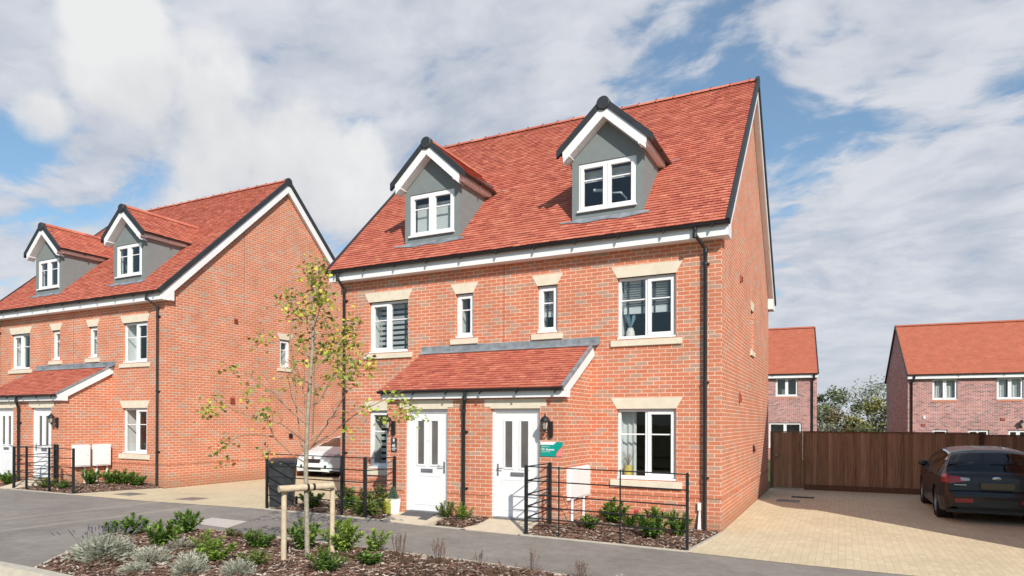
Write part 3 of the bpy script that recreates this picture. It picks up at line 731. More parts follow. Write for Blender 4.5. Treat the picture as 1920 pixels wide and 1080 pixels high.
# planting beds
FRONT=[(-7.23,-7.53),(-7.75,-6.95),(-8.85,-5.55),(-8.6,-4.85),(-7.97,-4.60),(-6.5,-4.46),(-3.9,-4.38),(-2.75,-4.39),(-1.35,-4.50),(1.5,-4.75),(9,-5.3),(9,-7.53)]
def mound(x,y): return .03+.03*math.sin(x*2.1+y)*math.sin(y*1.7+.5)
def inpoly(x,y,P):
    c=False
    for (x1,y1),(x2,y2) in zip(P,P[1:]+P[:1]):
        if (y1>y)!=(y2>y) and x<(x2-x1)*(y-y1)/(y2-y1)+x1: c=not c
    return c
def bedgrid(name, P, zf, step=.14):
    xs=[p[0] for p in P]; ys=[p[1] for p in P]; bm=bmesh.new()
    bm.faces.new([bm.verts.new((x,y,0)) for x,y in P])
    x=min(xs)+step
    while x<max(xs): bmesh.ops.bisect_plane(bm,geom=bm.verts[:]+bm.edges[:]+bm.faces[:],plane_co=(x,0,0),plane_no=(1,0,0)); x+=step
    y=min(ys)+step
    while y<max(ys): bmesh.ops.bisect_plane(bm,geom=bm.verts[:]+bm.edges[:]+bm.faces[:],plane_co=(0,y,0),plane_no=(0,1,0)); y+=step
    mb=MB(); mb.smooth=True
    for f in bm.faces:
        pts=[(v.co.x,v.co.y,zf(v.co.x,v.co.y)) for v in f.verts]
        n=(Vector(pts[1])-Vector(pts[0])).cross(Vector(pts[2])-Vector(pts[0]))
        if n.z<0: pts.reverse()
        mb.face(pts)
    bm.free(); return struct(mb.build(name,'mulch'))
def edist(x,y,P):
    d=9
    for (x1,y1),(x2,y2) in zip(P,P[1:]+P[:1]):
        L2=(x2-x1)**2+(y2-y1)**2; t=max(0,min(1,((x-x1)*(x2-x1)+(y-y1)*(y2-y1))/L2)); d=min(d,math.hypot(x-x1-t*(x2-x1),y-y1-t*(y2-y1)))
    return d
zfront=lambda x,y: gz(x)+.008+min(1,edist(x,y,FRONT)/.35)*(mound(x,y)+.01)
bedgrid('flower_bed',FRONT,zfront)
BR=[(-2.98,-2.07),(-.20,-2.07),(-.03,-.02),(-2.49,-.02),(-2.49,-1.44),(-2.93,-1.44)]
BC=[(-4.86,-1.90),(-4.62,-2.07),(-4.25,-2.07),(-4.0,-1.85),(-3.98,-1.44),(-4.88,-1.44)]
BL=[(-9.02,-2.07),(-6.05,-2.07),(-6.02,-1.44),(-6.37,-1.44),(-6.37,-.02),(-8.8,-.02)]
BLL=[(-19.0,-2.07),(-16.1,-2.07),(-15.45,.04),(-17.87,.04),(-17.87,-1.40),(-18.3,-1.40)]
BL2=[(-20.4,-1.95),(-19.5,-1.95),(-19.4,-1.40),(-20.35,-1.40)]
rise=lambda y: max(0,min(1,(y+2.07)/.62))
zR=lambda x,y: gz(x)+.015+rise(y)*(.13*max(0,min(1,(-1.0-x)/1.6)))+.012*math.sin(x*5)*math.sin(y*6)
zC=lambda x,y: gz(x)+.015+rise(y)*.12+.01*math.sin(x*7)
elin=lambda x,y,a,b: max(0,min(1,(abs((b[0]-a[0])*(y-a[1])-(b[1]-a[1])*(x-a[0]))/math.hypot(b[0]-a[0],b[1]-a[1]))/.45))
zL=lambda x,y: gz(x)+.015+rise(y)*.07*elin(x,y,(-9.02,-2.07),(-8.8,-.02))+.012*math.sin(x*5)*math.sin(y*6)
zLL=lambda x,y: gz(x)+.015+rise(y)*.10*elin(x,y,(-16.1,-2.07),(-15.45,.04))+.006*math.sin(x*5)*math.sin(y*6)
for P,z in ((BR,zR),(BC,zC),(BL,zL),(BLL,zLL),(BL2,zLL)): bedgrid('flower_bed',P,z,.2)
# pin kerbs
e=MB()
def pin(pts,w=.05,h=.03):
    for a,b in zip(pts,pts[1:]):
        A=Vector((*a,gz(a[0])+h/2-.01)); B=Vector((*b,gz(b[0])+h/2-.01)); e.obox(A,B,w,h)
pin([(-9.10,-2.10),(-7,-2.10),(-5.95,-2.10)]); pin([(-5.0,-2.10),(-4.1,-2.10)]); pin([(-3.05,-2.10),(-1.2,-2.10),(-.17,-2.10)])
pin([(-.17,-2.1),(.03,-.02)],.06); pin([(-19.1,-2.1),(-16.05,-2.10),(-15.4,.0)]); pin([(-9.10,-2.1),(-8.90,-.02)])
pin([FRONT[k] for k in range(0,11)],.05,.036)
struct(e.build('path_edging','concrete'))
def fp(pts):
    f=MB(); f.hexa([(x,y,z-.08) for x,y,z in pts]+[tuple(p) for p in pts]); return struct(f.build('front_path','tan_slab'))
fp([(-6.0,-2.125,.098),(-4.98,-2.125,.060),(-4.9,-1.452,.172),(-6.02,-1.452,.172)])
fp([(-4.2,-2.125,.055),(-3.0,-2.125,.042),(-2.93,-1.452,.172),(-3.97,-1.452,.172)])
fp([(-19.6,-2.125,.06),(-18.95,-2.125,.055),(-18.3,-1.402,.29),(-19.38,-1.402,.29)])

# bark chips
rc=random.Random(3)
def chips(name, items, n, dens_col):
    m=MB()
    tot=sum(a for _,_,a in items)
    for P,zf,a in items:
        xs=[p[0] for p in P]; ys=[p[1] for p in P]; k=0; want=int(n*a/tot); tries=0
        while k<want and tries<want*6:
            tries+=1; x=rc.uniform(min(xs),max(xs)); y=rc.uniform(min(ys),max(ys))
            if P is FRONT and (x>2.2): continue
            if not inpoly(x,y,P): continue
            k+=1; l=rc.uniform(.012,.045); w=rc.uniform(.005,.013); an=rc.uniform(0,6.28); t=rc.uniform(-.5,.5); ro=rc.uniform(-.7,.7)
            u=Vector((math.cos(an),math.sin(an),t*.6)); v=Vector((-math.sin(an),math.cos(an),ro))
            c=Vector((x,y,zf(x,y)+rc.uniform(.006,.022)))
            q=rc.random(); m.cur=lerp((.05,.03,.024),(.18,.10,.075),rc.random()) if q<.38 else (lerp((.22,.125,.085),(.36,.235,.18),rc.random()) if q<.76 else lerp((.42,.34,.27),(.62,.54,.46),rc.random()))
            m.face([c-u*l-v*w,c+u*l-v*w*.5,c+u*l*.9+v*w,c-u*l*.8+v*w*1.1])
    m.cur=None
    return tag(m.build(name,'chips'),'brown bark chips strewn over the front bed' if items[0][0] is FRONT else 'brown bark chips strewn over the beds by the houses','bark chips',kind='stuff')
chips('bark_chips',[(FRONT,zfront,1)],24000,None)
chips('bark_chips',[(BR,zR,5),(BC,zC,1.2),(BL,zL,5),(BLL,zLL,5)],11000,None)

# ------------------------------------------------------------------ covers
def cover(pts, mat, label, name='drain_cover', h=.008):
    c=MB(); P=[Vector((x,y,gz(x)*(1 if y<1 else 0)+.0045)) for x,y in pts]
    c.hexa([tuple(p) for p in P]+[(p.x,p.y,p.z+h) for p in P]); cc=sum(P,Vector())/4
    o=c.build(name,mat,loc=cc)
    if mat!='pale_slab':
        r=MB()
        for t in (.2,.5,.8):
            a=P[0].lerp(P[1],t); b=P[3].lerp(P[2],t); a,b=a.lerp(b,.12),a.lerp(b,.88); r.obox((a.x,a.y,a.z+h+.002),(b.x,b.y,b.z+h+.002),.02,.004)
        r.build('rib','grey_metal',o)
    return tag(o,label,'drain cover')
cover([(-15.1,-1.62),(-14.42,-1.62),(-14.42,-1.14),(-15.1,-1.14)],'grey_metal','grey metal drain cover in the pale paving nearer the left house')
cover([(-12.66,-1.62),(-12.04,-1.62),(-12.04,-1.14),(-12.66,-1.14)],'grey_metal','grey metal drain cover in the pale paving nearer the wheelie bin')
cover([(.46,5.53),(1.0,5.53),(1.0,6.03),(.46,6.03)],'grey_metal','grey drain cover lying at the sunlit edge of the shadow on the driveway')
cover([(.74,6.68),(1.29,6.68),(1.29,7.02),(.74,7.02)],'verge_grey','dark drain cover lying in the shadow before the timber gate')
cover([(-8.74,-4.12),(-7.72,-4.2),(-8.02,-3.52),(-8.97,-3.52)],'pale_slab','square pale concrete cover set in the asphalt path','concrete_cover')

# ------------------------------------------------------------------ railings
RZ5=[1.175,.93,.69,.485,.29]
def railing(label, posts, runs):
    """posts: (x,y,base,top,width) ; runs: pairs of post indexes"""
    x,y,b,*_=posts[0]
    r=empty('estate_railing',(x,y,b),label,'railing')
    for x,y,b,t,w in posts:
        p=MB()
        if w>.035:
            p.box(x-w/2,x+w/2,y-w/2,y+w/2,b-.1,t-.02); p.hexa([(x-w/2,y-w/2,t-.02),(x+w/2,y-w/2,t-.02),(x+w/2,y+w/2,t-.02),(x-w/2,y+w/2,t-.02),(x-w/4,y-w/4,t),(x+w/4,y-w/4,t),(x+w/4,y+w/4,t),(x-w/4,y+w/4,t)])
        else: p.box(x-w/2,x+w/2,y-.006,y+.006,b-.1,t)
        p.build('post','black_metal',r)
    for i,j in runs:
        a,b=posts[i],posts[j]
        for k,h in enumerate(RZ5):
            m=MB(); A=Vector((a[0],a[1],a[2]+h*(a[3]-a[2])/1.2)); B=Vector((b[0],b[1],b[2]+h*(b[3]-b[2])/1.2))
            if k==0: m.tube([A,B],.010,8)
            else: m.obox(A,B,.010,.022)
            m.build('rail','black_metal',r)
    return r
yb=-2.04
def pst(x,w,y=yb,b=None,t=None):
    b=gz(x)+.01 if b is None else b
    return (x,y,b,(b+1.2) if t is None else t,w)
railing('black estate railing round the bed with the white meter box and right hand window',[pst(-2.93,.05),pst(-2.32,.022),pst(-1.25,.022),pst(-.18,.042),pst(-2.72,.05,-1.49,.17,1.27)],[(0,3),(0,4)])
railing('black estate railing round the bed with the dark bin at its left end',[pst(-9.10,.045),pst(-7.03,.045),pst(-6.44,.055),pst(-6.14,.045,-1.49,.16,1.29)],[(0,2),(2,3)])
railing('black estate railing before the two white meter boxes of the left house',[pst(-18.92,.055),pst(-18.29,.045),pst(-17.2,.042),pst(-16.1,.05),pst(-18.05,.045,-1.44,.22,1.32),pst(-17.93,.045,-1.44,.22,1.32)],[(0,3),(0,4)])

# ------------------------------------------------------------------ wall lanterns
def lantern(x,y,z,label):
    r=empty('wall_lantern',(x,y,z),label,'wall lantern')
    b=MB(); b.box(x+.015,x+.085,y-.055,y,z-.27,z-.02); b.hexa([(x+.025,y-.05,z-.31),(x+.075,y-.05,z-.31),(x+.075,y,z-.31),(x+.025,y,z-.31),(x+.015,y-.055,z-.27),(x+.085,y-.055,z-.27),(x+.085,y,z-.27),(x+.015,y,z-.27)])
    b.tube([(x+.045,y-.05,z-.18),(x+.03,y-.10,z-.22),(x-.005,y-.14,z-.22),(x-.012,y-.15,z-.165)],.010,8); b.build('bracket','black_plastic',r,sharp=40)
    c=(x-.012,y-.15,z-.16)
    l=MB(); l.lathe(c,[(.035,-.02),(.045,-.01),(.045,0)],6); l.lathe(c,[(0,-.06),(.012,-.05),(.016,-.03),(.035,-.02)],10)
    for k in range(6):
        a=math.pi*k/3; l.tube([(c[0]+.046*math.cos(a),c[1]+.046*math.sin(a),c[2]),(c[0]+.07*math.cos(a),c[1]+.07*math.sin(a),c[2]+.14)],.0045,5)
    l.build('cage','black_plastic',r)
    q=MB(); q.lathe(c,[(.040,.0),(.064,.138)],6); q.build('lamp_glass','lamp_glass',r)
    q=MB(); q.lathe(c,[(.092,.135),(.095,.15),(.075,.185),(.05,.215),(.02,.235),(.012,.25),(.016,.262),(.006,.28),(0,.285)],12); q.build('cap','black_plastic',r)
    return r
lantern(-2.76,-1.452,2.02,'black lantern on the brick above the teal sign')
lantern(-6.23,-1.452,2.02,'black lantern above the number 41 plaque')
lantern(-18.02,-1.402,2.09,'black lantern by the white door of the left house')

# ------------------------------------------------------------------ signs
def text(body, size, loc, mat, parent, bold=0., name='lettering', align='LEFT', sx=1.):
    cu=bpy.data.curves.new(name,'FONT'); cu.body=body; cu.size=size; cu.extrude=.0006; cu.align_x=align; cu.offset=bold
    tmp=bpy.data.objects.new(name,cu); me=bpy.data.meshes.new_from_object(tmp); bpy.data.objects.remove(tmp)
    o=bpy.data.objects.new(name,me); COL.objects.link(o); o.parent=parent; o.location=Vector(loc)-parent.location; o.rotation_euler=(R(90),0,0); o.scale=(sx,1,1)
    me.materials.clear(); me.materials.append(MAT[mat]); return o
y=-1.462
sg=empty('wall_sign',(-2.70,y,1.49),'teal and white sign with white lettering by the right hand door','sign')
m=MB(); m.extr([(-2.918,1.370),(-2.62,1.370),(-2.615,1.43),(-2.545,1.515),(-2.49,1.555),(-2.49,1.615),(-2.51,1.632),(-2.60,1.632),(-2.665,1.578),(-2.918,1.578)],'y',y-.008,y+.008); m.build('panel','teal',sg)
m=MB(); m.extr([(-2.922,1.579),(-2.668,1.579),(-2.605,1.632),(-2.922,1.632)],'y',y-.006,y+.006); m.build('white_band','upvc_white',sg)
m=MB(); m.extr([(-2.612,1.372),(-2.50,1.372),(-2.50,1.545),(-2.54,1.508),(-2.608,1.428)],'y',y-.006,y+.006); m.build('corner_panel','sign_pink',sg)
text('Welcome to',.030,(-2.895,y-.010,1.538),'upvc_white',sg); text('The Saunton',.054,(-2.897,y-.010,1.478),'upvc_white',sg,.0016,sx=.90); text('3 bedroom home',.024,(-2.895,y-.010,1.446),'upvc_white',sg)
y=-1.458
pl=empty('house_number',(-6.18,y,1.51),'narrow dark plaque reading 41 between window and door','house number')
m=MB(); m.box(-6.25,-6.112,y-.006,y+.006,1.365,1.655); m.build('plate','plaque_grey',pl)
text('41',.088,(-6.181,y-.008,1.470),'upvc_white',pl,.003,align='CENTER')
m=MB(); m.box(-6.20,-6.165,y-.0075,y-.0062,1.595,1.64); m.box(-6.195,-6.185,y-.0075,y-.0062,1.575,1.596); m.box(-6.18,-6.17,y-.0075,y-.0062,1.575,1.596); m.build('emblem','upvc_white',pl)
m=MB()
for (a,b,z) in ((-6.232,-6.13,1.435),(-6.215,-6.145,1.405)):
    xx=a; q=random.Random(4)
    while xx<b: w=q.uniform(.007,.013); m.box(xx,xx+w,y-.0075,y-.0062,z,z+q.choice((.014,.018,.02))); xx+=w+.005
m.build('small_lettering','upvc_white',pl)

# ------------------------------------------------------------------ meter boxes
def meterbox(x,y0,y1,z0,z1,label,pipes,zg,t=.16):
    r=empty('meter_box',(x,(y0+y1)/2,z0),label,'meter box')
    b=MB(); b.box(x+.001,x+t,y0,y1,z0,z1-.03); b.hexa([(x+.001,y0,z1-.03),(x+t+.005,y0,z1-.03),(x+t+.005,y1,z1-.03),(x+.001,y1,z1-.03),(x+.001,y0,z1),(x+t*.55,y0,z1),(x+t*.55,y1,z1),(x+.001,y1,z1)])
    b.build('box','upvc_white',r)
    d=MB(); d.box(x+t+.001,x+t+.015,y0+.02,y1-.02,z0+.03,z1-.05); d.build('cover','upvc_white',r)
    l=MB(); l.lathe((x+t+.015,y1-.08,(z0+z1)/2),[(.012,0),(.012,.004),(0,.004)],8,(1,0,0)); l.build('lock','grey_metal',r)
    for yy in pipes:
        p=MB(); p.tube([(x+.033,yy,z0+.0),(x+.033,yy,zg)],.027,10); p.build('pipe','upvc_white',r)
    return r
meterbox(-2.5,-1.24,-.16,.57,1.155,'wide white meter box with two pipes in the corner beside the teal sign',(-1.06,-.46),.1,.055)
meterbox(-17.85,-1.10,-.66,.66,1.29,'white meter box of the left house nearer its lantern',(-.75,),.15)
meterbox(-17.85,-.52,-.06,.66,1.29,'white meter box of the left house nearer the window',(-.40,-.1),.15)
# service duct by the right hand downpipe
r=empty('service_duct',(-.36,-.03,0),'small pale cable duct box beside the right hand downpipe','cable duct')
b=MB(); b.box(-.405,-.345,-.06,-.001,.38,.52); b.build('box','upvc_white',r); b=MB(); b.hexa([(-.40,-.11,-.0),(-.34,-.11,-.0),(-.34,-.03,-.0),(-.40,-.03,-.0),(-.385,-.045,.38),(-.355,-.045,.38),(-.355,-.005,.38),(-.385,-.005,.38)]); b.build('hockey_stick','upvc_white',r)

# doormat
m=MB(); m.hexa([(-5.86,-1.86,.105),(-5.12,-1.86,.105),(-5.12,-1.47,.1725),(-5.86,-1.47,.1725),(-5.86,-1.86,.118),(-5.12,-1.86,.118),(-5.12,-1.47,.186),(-5.86,-1.47,.186)])
dm=m.build('doormat','doormat',loc=(-5.49,-1.66,.14)); tag(dm,'dark grey doormat lying before the left white door','doormat')

# planter
r=empty('planter',(-6.08,-1.62,.15),'white planter with a small conifer and trailing yellow plant beside the left door','planter')
p=MB(); c=(-6.08,-1.62,.14); p.hexa([(c[0]-.09,c[1]-.08,c[2]),(c[0]+.09,c[1]-.08,c[2]),(c[0]+.09,c[1]+.08,c[2]),(c[0]-.09,c[1]+.08,c[2]),(c[0]-.115,c[1]-.10,c[2]+.30),(c[0]+.115,c[1]-.10,c[2]+.30),(c[0]+.115,c[1]+.10,c[2]+.30),(c[0]-.115,c[1]+.10,c[2]+.30)]); p.build('pot','upvc_white',r)
q=random.Random(5); f=MB()
for k in range(520):
    t=q.random(); a=q.uniform(0,6.28); h=.30+t*.22; rr=.085*(1-t)+.01
    P=Vector((c[0]+.0+rr*math.cos(a),c[1]+rr*math.sin(a),c[2]+h)); d=Vector((math.cos(a)*.5,math.sin(a)*.5,.8)).normalized()*.04; s=d.orthogonal().normalized()*.006
    f.cur=lerp((.05,.10,.07),(.12,.18,.13),q.random()); f.face([P-s,P+s,P+d+s*.3,P+d-s*.3])
f.build('conifer','matt_leaf',r)
f=MB()
for k in range(420):
    a=q.uniform(2.2,5.2); t=q.random(); rr=.10+.05*q.random(); P=Vector((c[0]-.03+rr*math.cos(a)*1.1,c[1]+rr*math.sin(a),c[2]+.33-t*.30)); d=Vector((math.cos(a),math.sin(a),-.6)).normalized()*.03; s=d.cross(Vector((0,0,1))).normalized()*.012
    f.cur=lerp((.40,.42,.02),(.66,.60,.05),q.random()); f.face([P-s*.4,P+d*.5-s,P+d,P+d*.5+s])
f.build('trailing_plant','leaf',r)

# ------------------------------------------------------------------ wheelie bin
r=empty('wheelie_bin',(-9.08,-1.62,.10),'black wheelie bin standing behind the left end of a railing','wheelie bin'); 
cx,cy,z0=-9.08,-1.62,.105; an=R(40)
def bp(u,v,z): return (cx+u*math.cos(an)-v*math.sin(an),cy+u*math.sin(an)+v*math.cos(an),z0+z)
b=MB(); b.hexa([bp(-.235,-.25,.03),bp(.235,-.25,.03),bp(.235,.22,.08),bp(-.235,.22,.08),bp(-.27,-.32,.96),bp(.27,-.32,.96),bp(.27,.32,.96),bp(-.27,.32,.96)])
b.hexa([bp(-.28,-.33,.90),bp(.28,-.33,.90),bp(.28,.33,.90),bp(-.28,.33,.90),bp(-.285,-.335,.97),bp(.285,-.335,.97),bp(.285,.335,.97),bp(-.285,.335,.97)]); b.build('body','bin_plastic',r)
b=MB(); b.hexa([bp(-.295,-.36,.972),bp(.295,-.36,.972),bp(.295,.36,.99),bp(-.295,.36,.99),bp(-.26,-.30,1.03),bp(.26,-.30,1.03),bp(.26,.33,1.06),bp(-.26,.33,1.06)]); b.box
b.build('lid','bin_plastic',r)
b=MB(); b.tube([bp(-.25,.36,.98),bp(-.25,.42,1.0),bp(.25,.42,1.0),bp(.25,.36,.98)],.016,8); b.build('handle','bin_plastic',r)
for u in (-.25,.25):
    w=MB(); c=bp(u,.24,.10); w.lathe(c,[(0,0),(.06,0),(.10,.005),(.10,.045),(.06,.05),(0,.05)],16,(math.cos(an),math.sin(an),0)); w.build('wheel','tyre',r)

# ------------------------------------------------------------------ timber fence and gate
rf=random.Random(21)
FY=9.15; ftop=1.745
def woodc():
    return shade(lerp((.29,.17,.10),(.40,.24,.145),rf.random()),rf.uniform(.85,1.1))
fe=empty('timber_fence',(1.0,FY,0),'tall brown close board fence across the end of the driveway, behind the dark car','fence')
def boards(m,x0,x1,z0,z1,y):
    x=x0
    while x<x1-.01:
        b=min(x+.105,x1); m.cur=woodc(); t=rf.uniform(-.004,.004)
        m.hexa([(x-.012,y-.022+t,z0),(b,y-.008+t,z0),(b,y+.0+t,z0),(x-.012,y-.006+t,z0),(x-.012,y-.022+t,z1),(b,y-.008+t,z1),(b,y+t,z1),(x-.012,y-.006+t,z1)]); x=b
    m.cur=None
xs=[.98,2.80,4.62,5.30,7.12,8.94]
for i,(a,b) in enumerate(zip(xs,xs[1:])):
    m=MB(); boards(m,a+(.05 if a>5 else 0),b-(.05 if b>5 else 0),.17,ftop-.03-(.05 if i>2 else 0),FY); m.build('panel','fence_wood',fe)
    m=MB(); m.cur=(.15,.085,.05); m.box(a,b,FY-.03,FY+.005,-.02,.165); m.build('gravel_board','fence_wood',fe)
    m=MB(); m.cur=(.15,.08,.045); m.box(a,b,FY-.045,FY+.03,ftop-.028-(.05 if i>2 else 0),ftop-(.05 if i>2 else 0)); m.build('capping','fence_wood',fe)
for x in xs[3:]:
    m=MB(); m.cur=(.11,.06,.035); m.box(x-.05,x+.05,FY-.06,FY+.06,-.1,ftop+.02); m.build('post','fence_wood',fe)
ga=empty('timber_gate',(.5,FY,0),'dark boarded timber gate between the house corner and the fence','gate')
m=MB(); boards(m,.10,.90,.05,ftop-.05,FY-.01); o=m.build('boards','fence_wood',ga)
m=MB(); m.cur=(.22,.13,.075); m.box(.0,.09,FY-.05,FY+.05,-.05,ftop-.02); m.box(.91,.975,FY-.05,FY+.05,-.05,ftop-.02); m.box(.0,.975,FY-.04,FY+.03,ftop-.045,ftop-.005); m.build('frame','fence_wood',ga)
m=MB(); m.box(.06,.94,FY-.06,FY-.02,.005,.03); m.build('threshold','concrete',ga)
m=MB(); m.tube([(.17,FY-.03,1.02),(.17,FY-.075,1.02),(.28,FY-.075,1.02)],.012,8); m.lathe((.17,FY-.03,1.02),[(0,.012),(.03,.01),(.03,0)],12,(0,-1,0)); m.build('handle','steel',ga)
# ------------------------------------------------------------------ planting
def leafq(m, p, d, n, l, w, col, fold=.35):
    """one leaf folded along its midrib"""
    d=d.normalized(); s=d.cross(n)
    if s.length<1e-4: s=d.orthogonal()
    s.normalize(); nn=s.cross(d)
    a=p; b=p+d*l*.5-nn*l*.03; c=p+d*l-nn*l*.12
    m.cur=col
    for sg in (-1,1):
        e=p+d*l*.30+s*sg*w*.5+nn*w*fold*.5; f=p+d*l*.68+s*sg*w*.42+nn*w*fold*.35
        m.face([a,b,c,f,e] if sg<0 else [a,e,f,c,b])
def laurel(seed, stems=10, per=26, pal=None, loose=0., leaf=.17, lw=.40):
    q=random.Random(seed); m=MB(); pal=pal or ((.018,.055,.010),(.06,.13,.018),(.14,.22,.035))
    for k in range(stems):
        a=k*2.4+q.uniform(-.4,.4); sp=q.uniform(.22,.56)*(1 if k>2 else .35); hh=q.uniform(.55,1.)*(1-.55*sp)
        base=Vector((q.uniform(-.06,.06),q.uniform(-.06,.06),0)); tip=Vector((math.cos(a)*sp,math.sin(a)*sp,hh))
        mid=base.lerp(tip,.5)+Vector((math.cos(a),math.sin(a),0))*.08*sp
        pts=[base,base.lerp(mid,.6),mid,mid.lerp(tip,.55),tip]
        m.cur=(.10,.11,.04); m.tube(pts,[.012,.011,.009,.008,.005],4,False)
        for j in range(per):
            t=.12+.88*(j/per)**.8
            i=min(3,int(t*4)); P=pts[i].lerp(pts[i+1],t*4-i); ax=(pts[i+1]-pts[i]).normalized()
            an=j*2.4+q.uniform(-.5,.5); o=ax.orthogonal().normalized(); o2=ax.cross(o); rad=o*math.cos(an)+o2*math.sin(an)
            up=.35+.75*t**3+q.uniform(-.25,.2)
            d=(rad*(1.1-.6*t**4)+ax*up+Vector((0,0,.12)))
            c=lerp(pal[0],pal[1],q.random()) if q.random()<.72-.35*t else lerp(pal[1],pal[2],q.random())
            leafq(m,P,d,ax,leaf*q.uniform(.7,1.1),leaf*lw*q.uniform(.8,1.1),shade(c,q.uniform(.8,1.2)))
    return m.build_mesh()
def build_mesh(self, mat='leaf', name='shrub'):
    o=self.build(name,mat); me=o.data; bpy.data.objects.remove(o); return me
MB.build_mesh=build_mesh
def silver(seed, spikes=0, n=700, pal=((.24,.25,.19),(.43,.44,.36),(.60,.60,.52))):
    q=random.Random(seed); m=MB()
    for k in range(n):
        a=q.uniform(0,6.283); el=math.acos(q.uniform(0.02,1)); lobe=1+.16*math.sin(3*a+seed)+.10*math.sin(7*a+2*seed)
        d=Vector((math.sin(el)*math.cos(a),math.sin(el)*math.sin(a),math.cos(el)))
        P0=Vector((d.x*.5*lobe,d.y*.5*lobe,d.z*.80))*q.uniform(.45,.97); tip=(d+Vector((q.uniform(-.5,.5),q.uniform(-.5,.5),q.uniform(.1,.7)))).normalized()
        l=q.uniform(.08,.17); s=tip.orthogonal().normalized(); s=(s*math.cos(a*3)+tip.cross(s)*math.sin(a*3))*.011
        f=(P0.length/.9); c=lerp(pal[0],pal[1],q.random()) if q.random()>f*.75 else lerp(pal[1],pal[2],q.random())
        m.cur=c
        P1=P0+tip*l; m.face([P0-s,P0+s,P1+s*.5,P1-s*.5])
        for j in range(3):
            t=.3+.3*j; b=P0+tip*l*t; e=(tip*.6+s.normalized()*(1 if j%2 else -1)).normalized()*l*.35; w=tip*.008
            m.face([b-w,b+w,b+e+w*.4,b+e-w*.4])
    for k in range(spikes):
        a=q.uniform(0,6.283); r=q.uniform(0,.52); b=Vector((math.cos(a)*r,math.sin(a)*r,.62)); t=b+Vector((math.cos(a)*.16*r*2+q.uniform(-.08,.08),math.sin(a)*.2*r+q.uniform(-.08,.08),q.uniform(.30,.60)))
        m.cur=(.28,.30,.24); m.tube([b,t],[.004,.003],3,False)
        for j in range(5):
            p=t.lerp(b,-.02+.05*j); s=Vector((.012,0,0)); m.cur=lerp((.10,.09,.13),(.24,.21,.29),q.random()); m.face([p-s,p+Vector((0,.010,-.012)),p+s,p+Vector((0,-.004,.028))]); m.face([p-Vector((0,.012,0)),p+Vector((.01,0,-.012)),p+Vector((0,.012,0)),p+Vector((0,0,.028))])
    return m.build_mesh('matt_leaf','lavender')
def heather(seed, stems=22, mat_n=260):
    q=random.Random(seed); m=MB()
    for k in range(stems):
        a=q.uniform(0,6.283); r=q.uniform(0,.22); b=Vector((math.cos(a)*r,math.sin(a)*r,0)); h=q.uniform(.55,1.); t=b+Vector((math.cos(a)*.25*q.random()+q.uniform(-.1,.1),math.sin(a)*.25*q.random(),h))
        m.cur=lerp((.10,.055,.035),(.20,.11,.075),q.random()); m.tube([b,b.lerp(t,.5)+Vector((q.uniform(-.03,.03),q.uniform(-.03,.03),0)),t],[.007,.006,.003],3,False)
        if h>.62:
            for j in range(26):
                u=q.random(); p=t.lerp(b,u*.34)+Vector((q.gauss(0,.03),q.gauss(0,.03),0))*(.4+u); d=Vector((q.uniform(-1,1),q.uniform(-1,1),q.uniform(.2,1))).normalized()*.045; s=d.orthogonal().normalized()*.010
                m.cur=lerp((.13,.065,.05),(.30,.19,.15),q.random()); m.face([p-s,p+s,p+d])
    for k in range(mat_n):
        a=q.uniform(0,6.283); r=math.sqrt(q.random())*.5; p=Vector((math.cos(a)*r,math.sin(a)*r,q.uniform(0,.16))); d=Vector((math.cos(a)+q.uniform(-.8,.8),math.sin(a)+q.uniform(-.8,.8),q.uniform(.2,1.6))).normalized()*q.uniform(.08,.22); s=d.orthogonal().normalized()*.008
        m.cur=lerp((.07,.038,.028),(.24,.13,.085),q.random()) if q.random()<.85 else (.12,.13,.05); m.face([p-s,p+s,p+d])
    return m.build_mesh('matt_leaf','dry_flower_clump')
LIME=((.07,.14,.018),(.19,.29,.04),(.36,.46,.09)); MIDG=((.030,.080,.015),(.105,.195,.03),(.23,.33,.06)); OLIVE=((.06,.11,.025),(.15,.20,.045),(.29,.33,.09))
V_L=[laurel(101,16,34,MIDG),laurel(102,18,32,MIDG),laurel(103,14,34,LIME),laurel(104,15,30,MIDG,leaf=.20)]
V_SP=[laurel(111,8,26,LIME,leaf=.17),laurel(112,9,22,OLIVE,leaf=.18)]
V_FINE=[laurel(121,26,22,OLIVE,leaf=.17,lw=.26),laurel(122,24,24,MIDG,leaf=.16,lw=.26)]
V_BLADE=laurel(131,22,10,OLIVE,leaf=.55,lw=.13)
V_S=[silver(1),silver(2,0,600),silver(3,0,520,((.17,.16,.12),(.30,.28,.22),(.42,.40,.33)))]; V_LAV=silver(4,48,1000)
V_H=[heather(1),heather(2),heather(3,16)]; V_HM=[heather(4,5,900),heather(5,8,800)]
rp=random.Random(9)
def plant(me, name, x,y,z,h,w, label, cat, group, rz=None):
    o=bpy.data.objects.new(name,me); COL.objects.link(o); o.location=(x,y,z); o.rotation_euler=(0,0,rp.uniform(0,6.28) if rz is None else rz); k_=1.18 if cat=='shrub' else 1.05; o.scale=(w*k_,w*k_,h*(1.08 if cat=='shrub' else 1.))
    return tag(o,label,cat,group)
gF='green shrubs in the front bed'
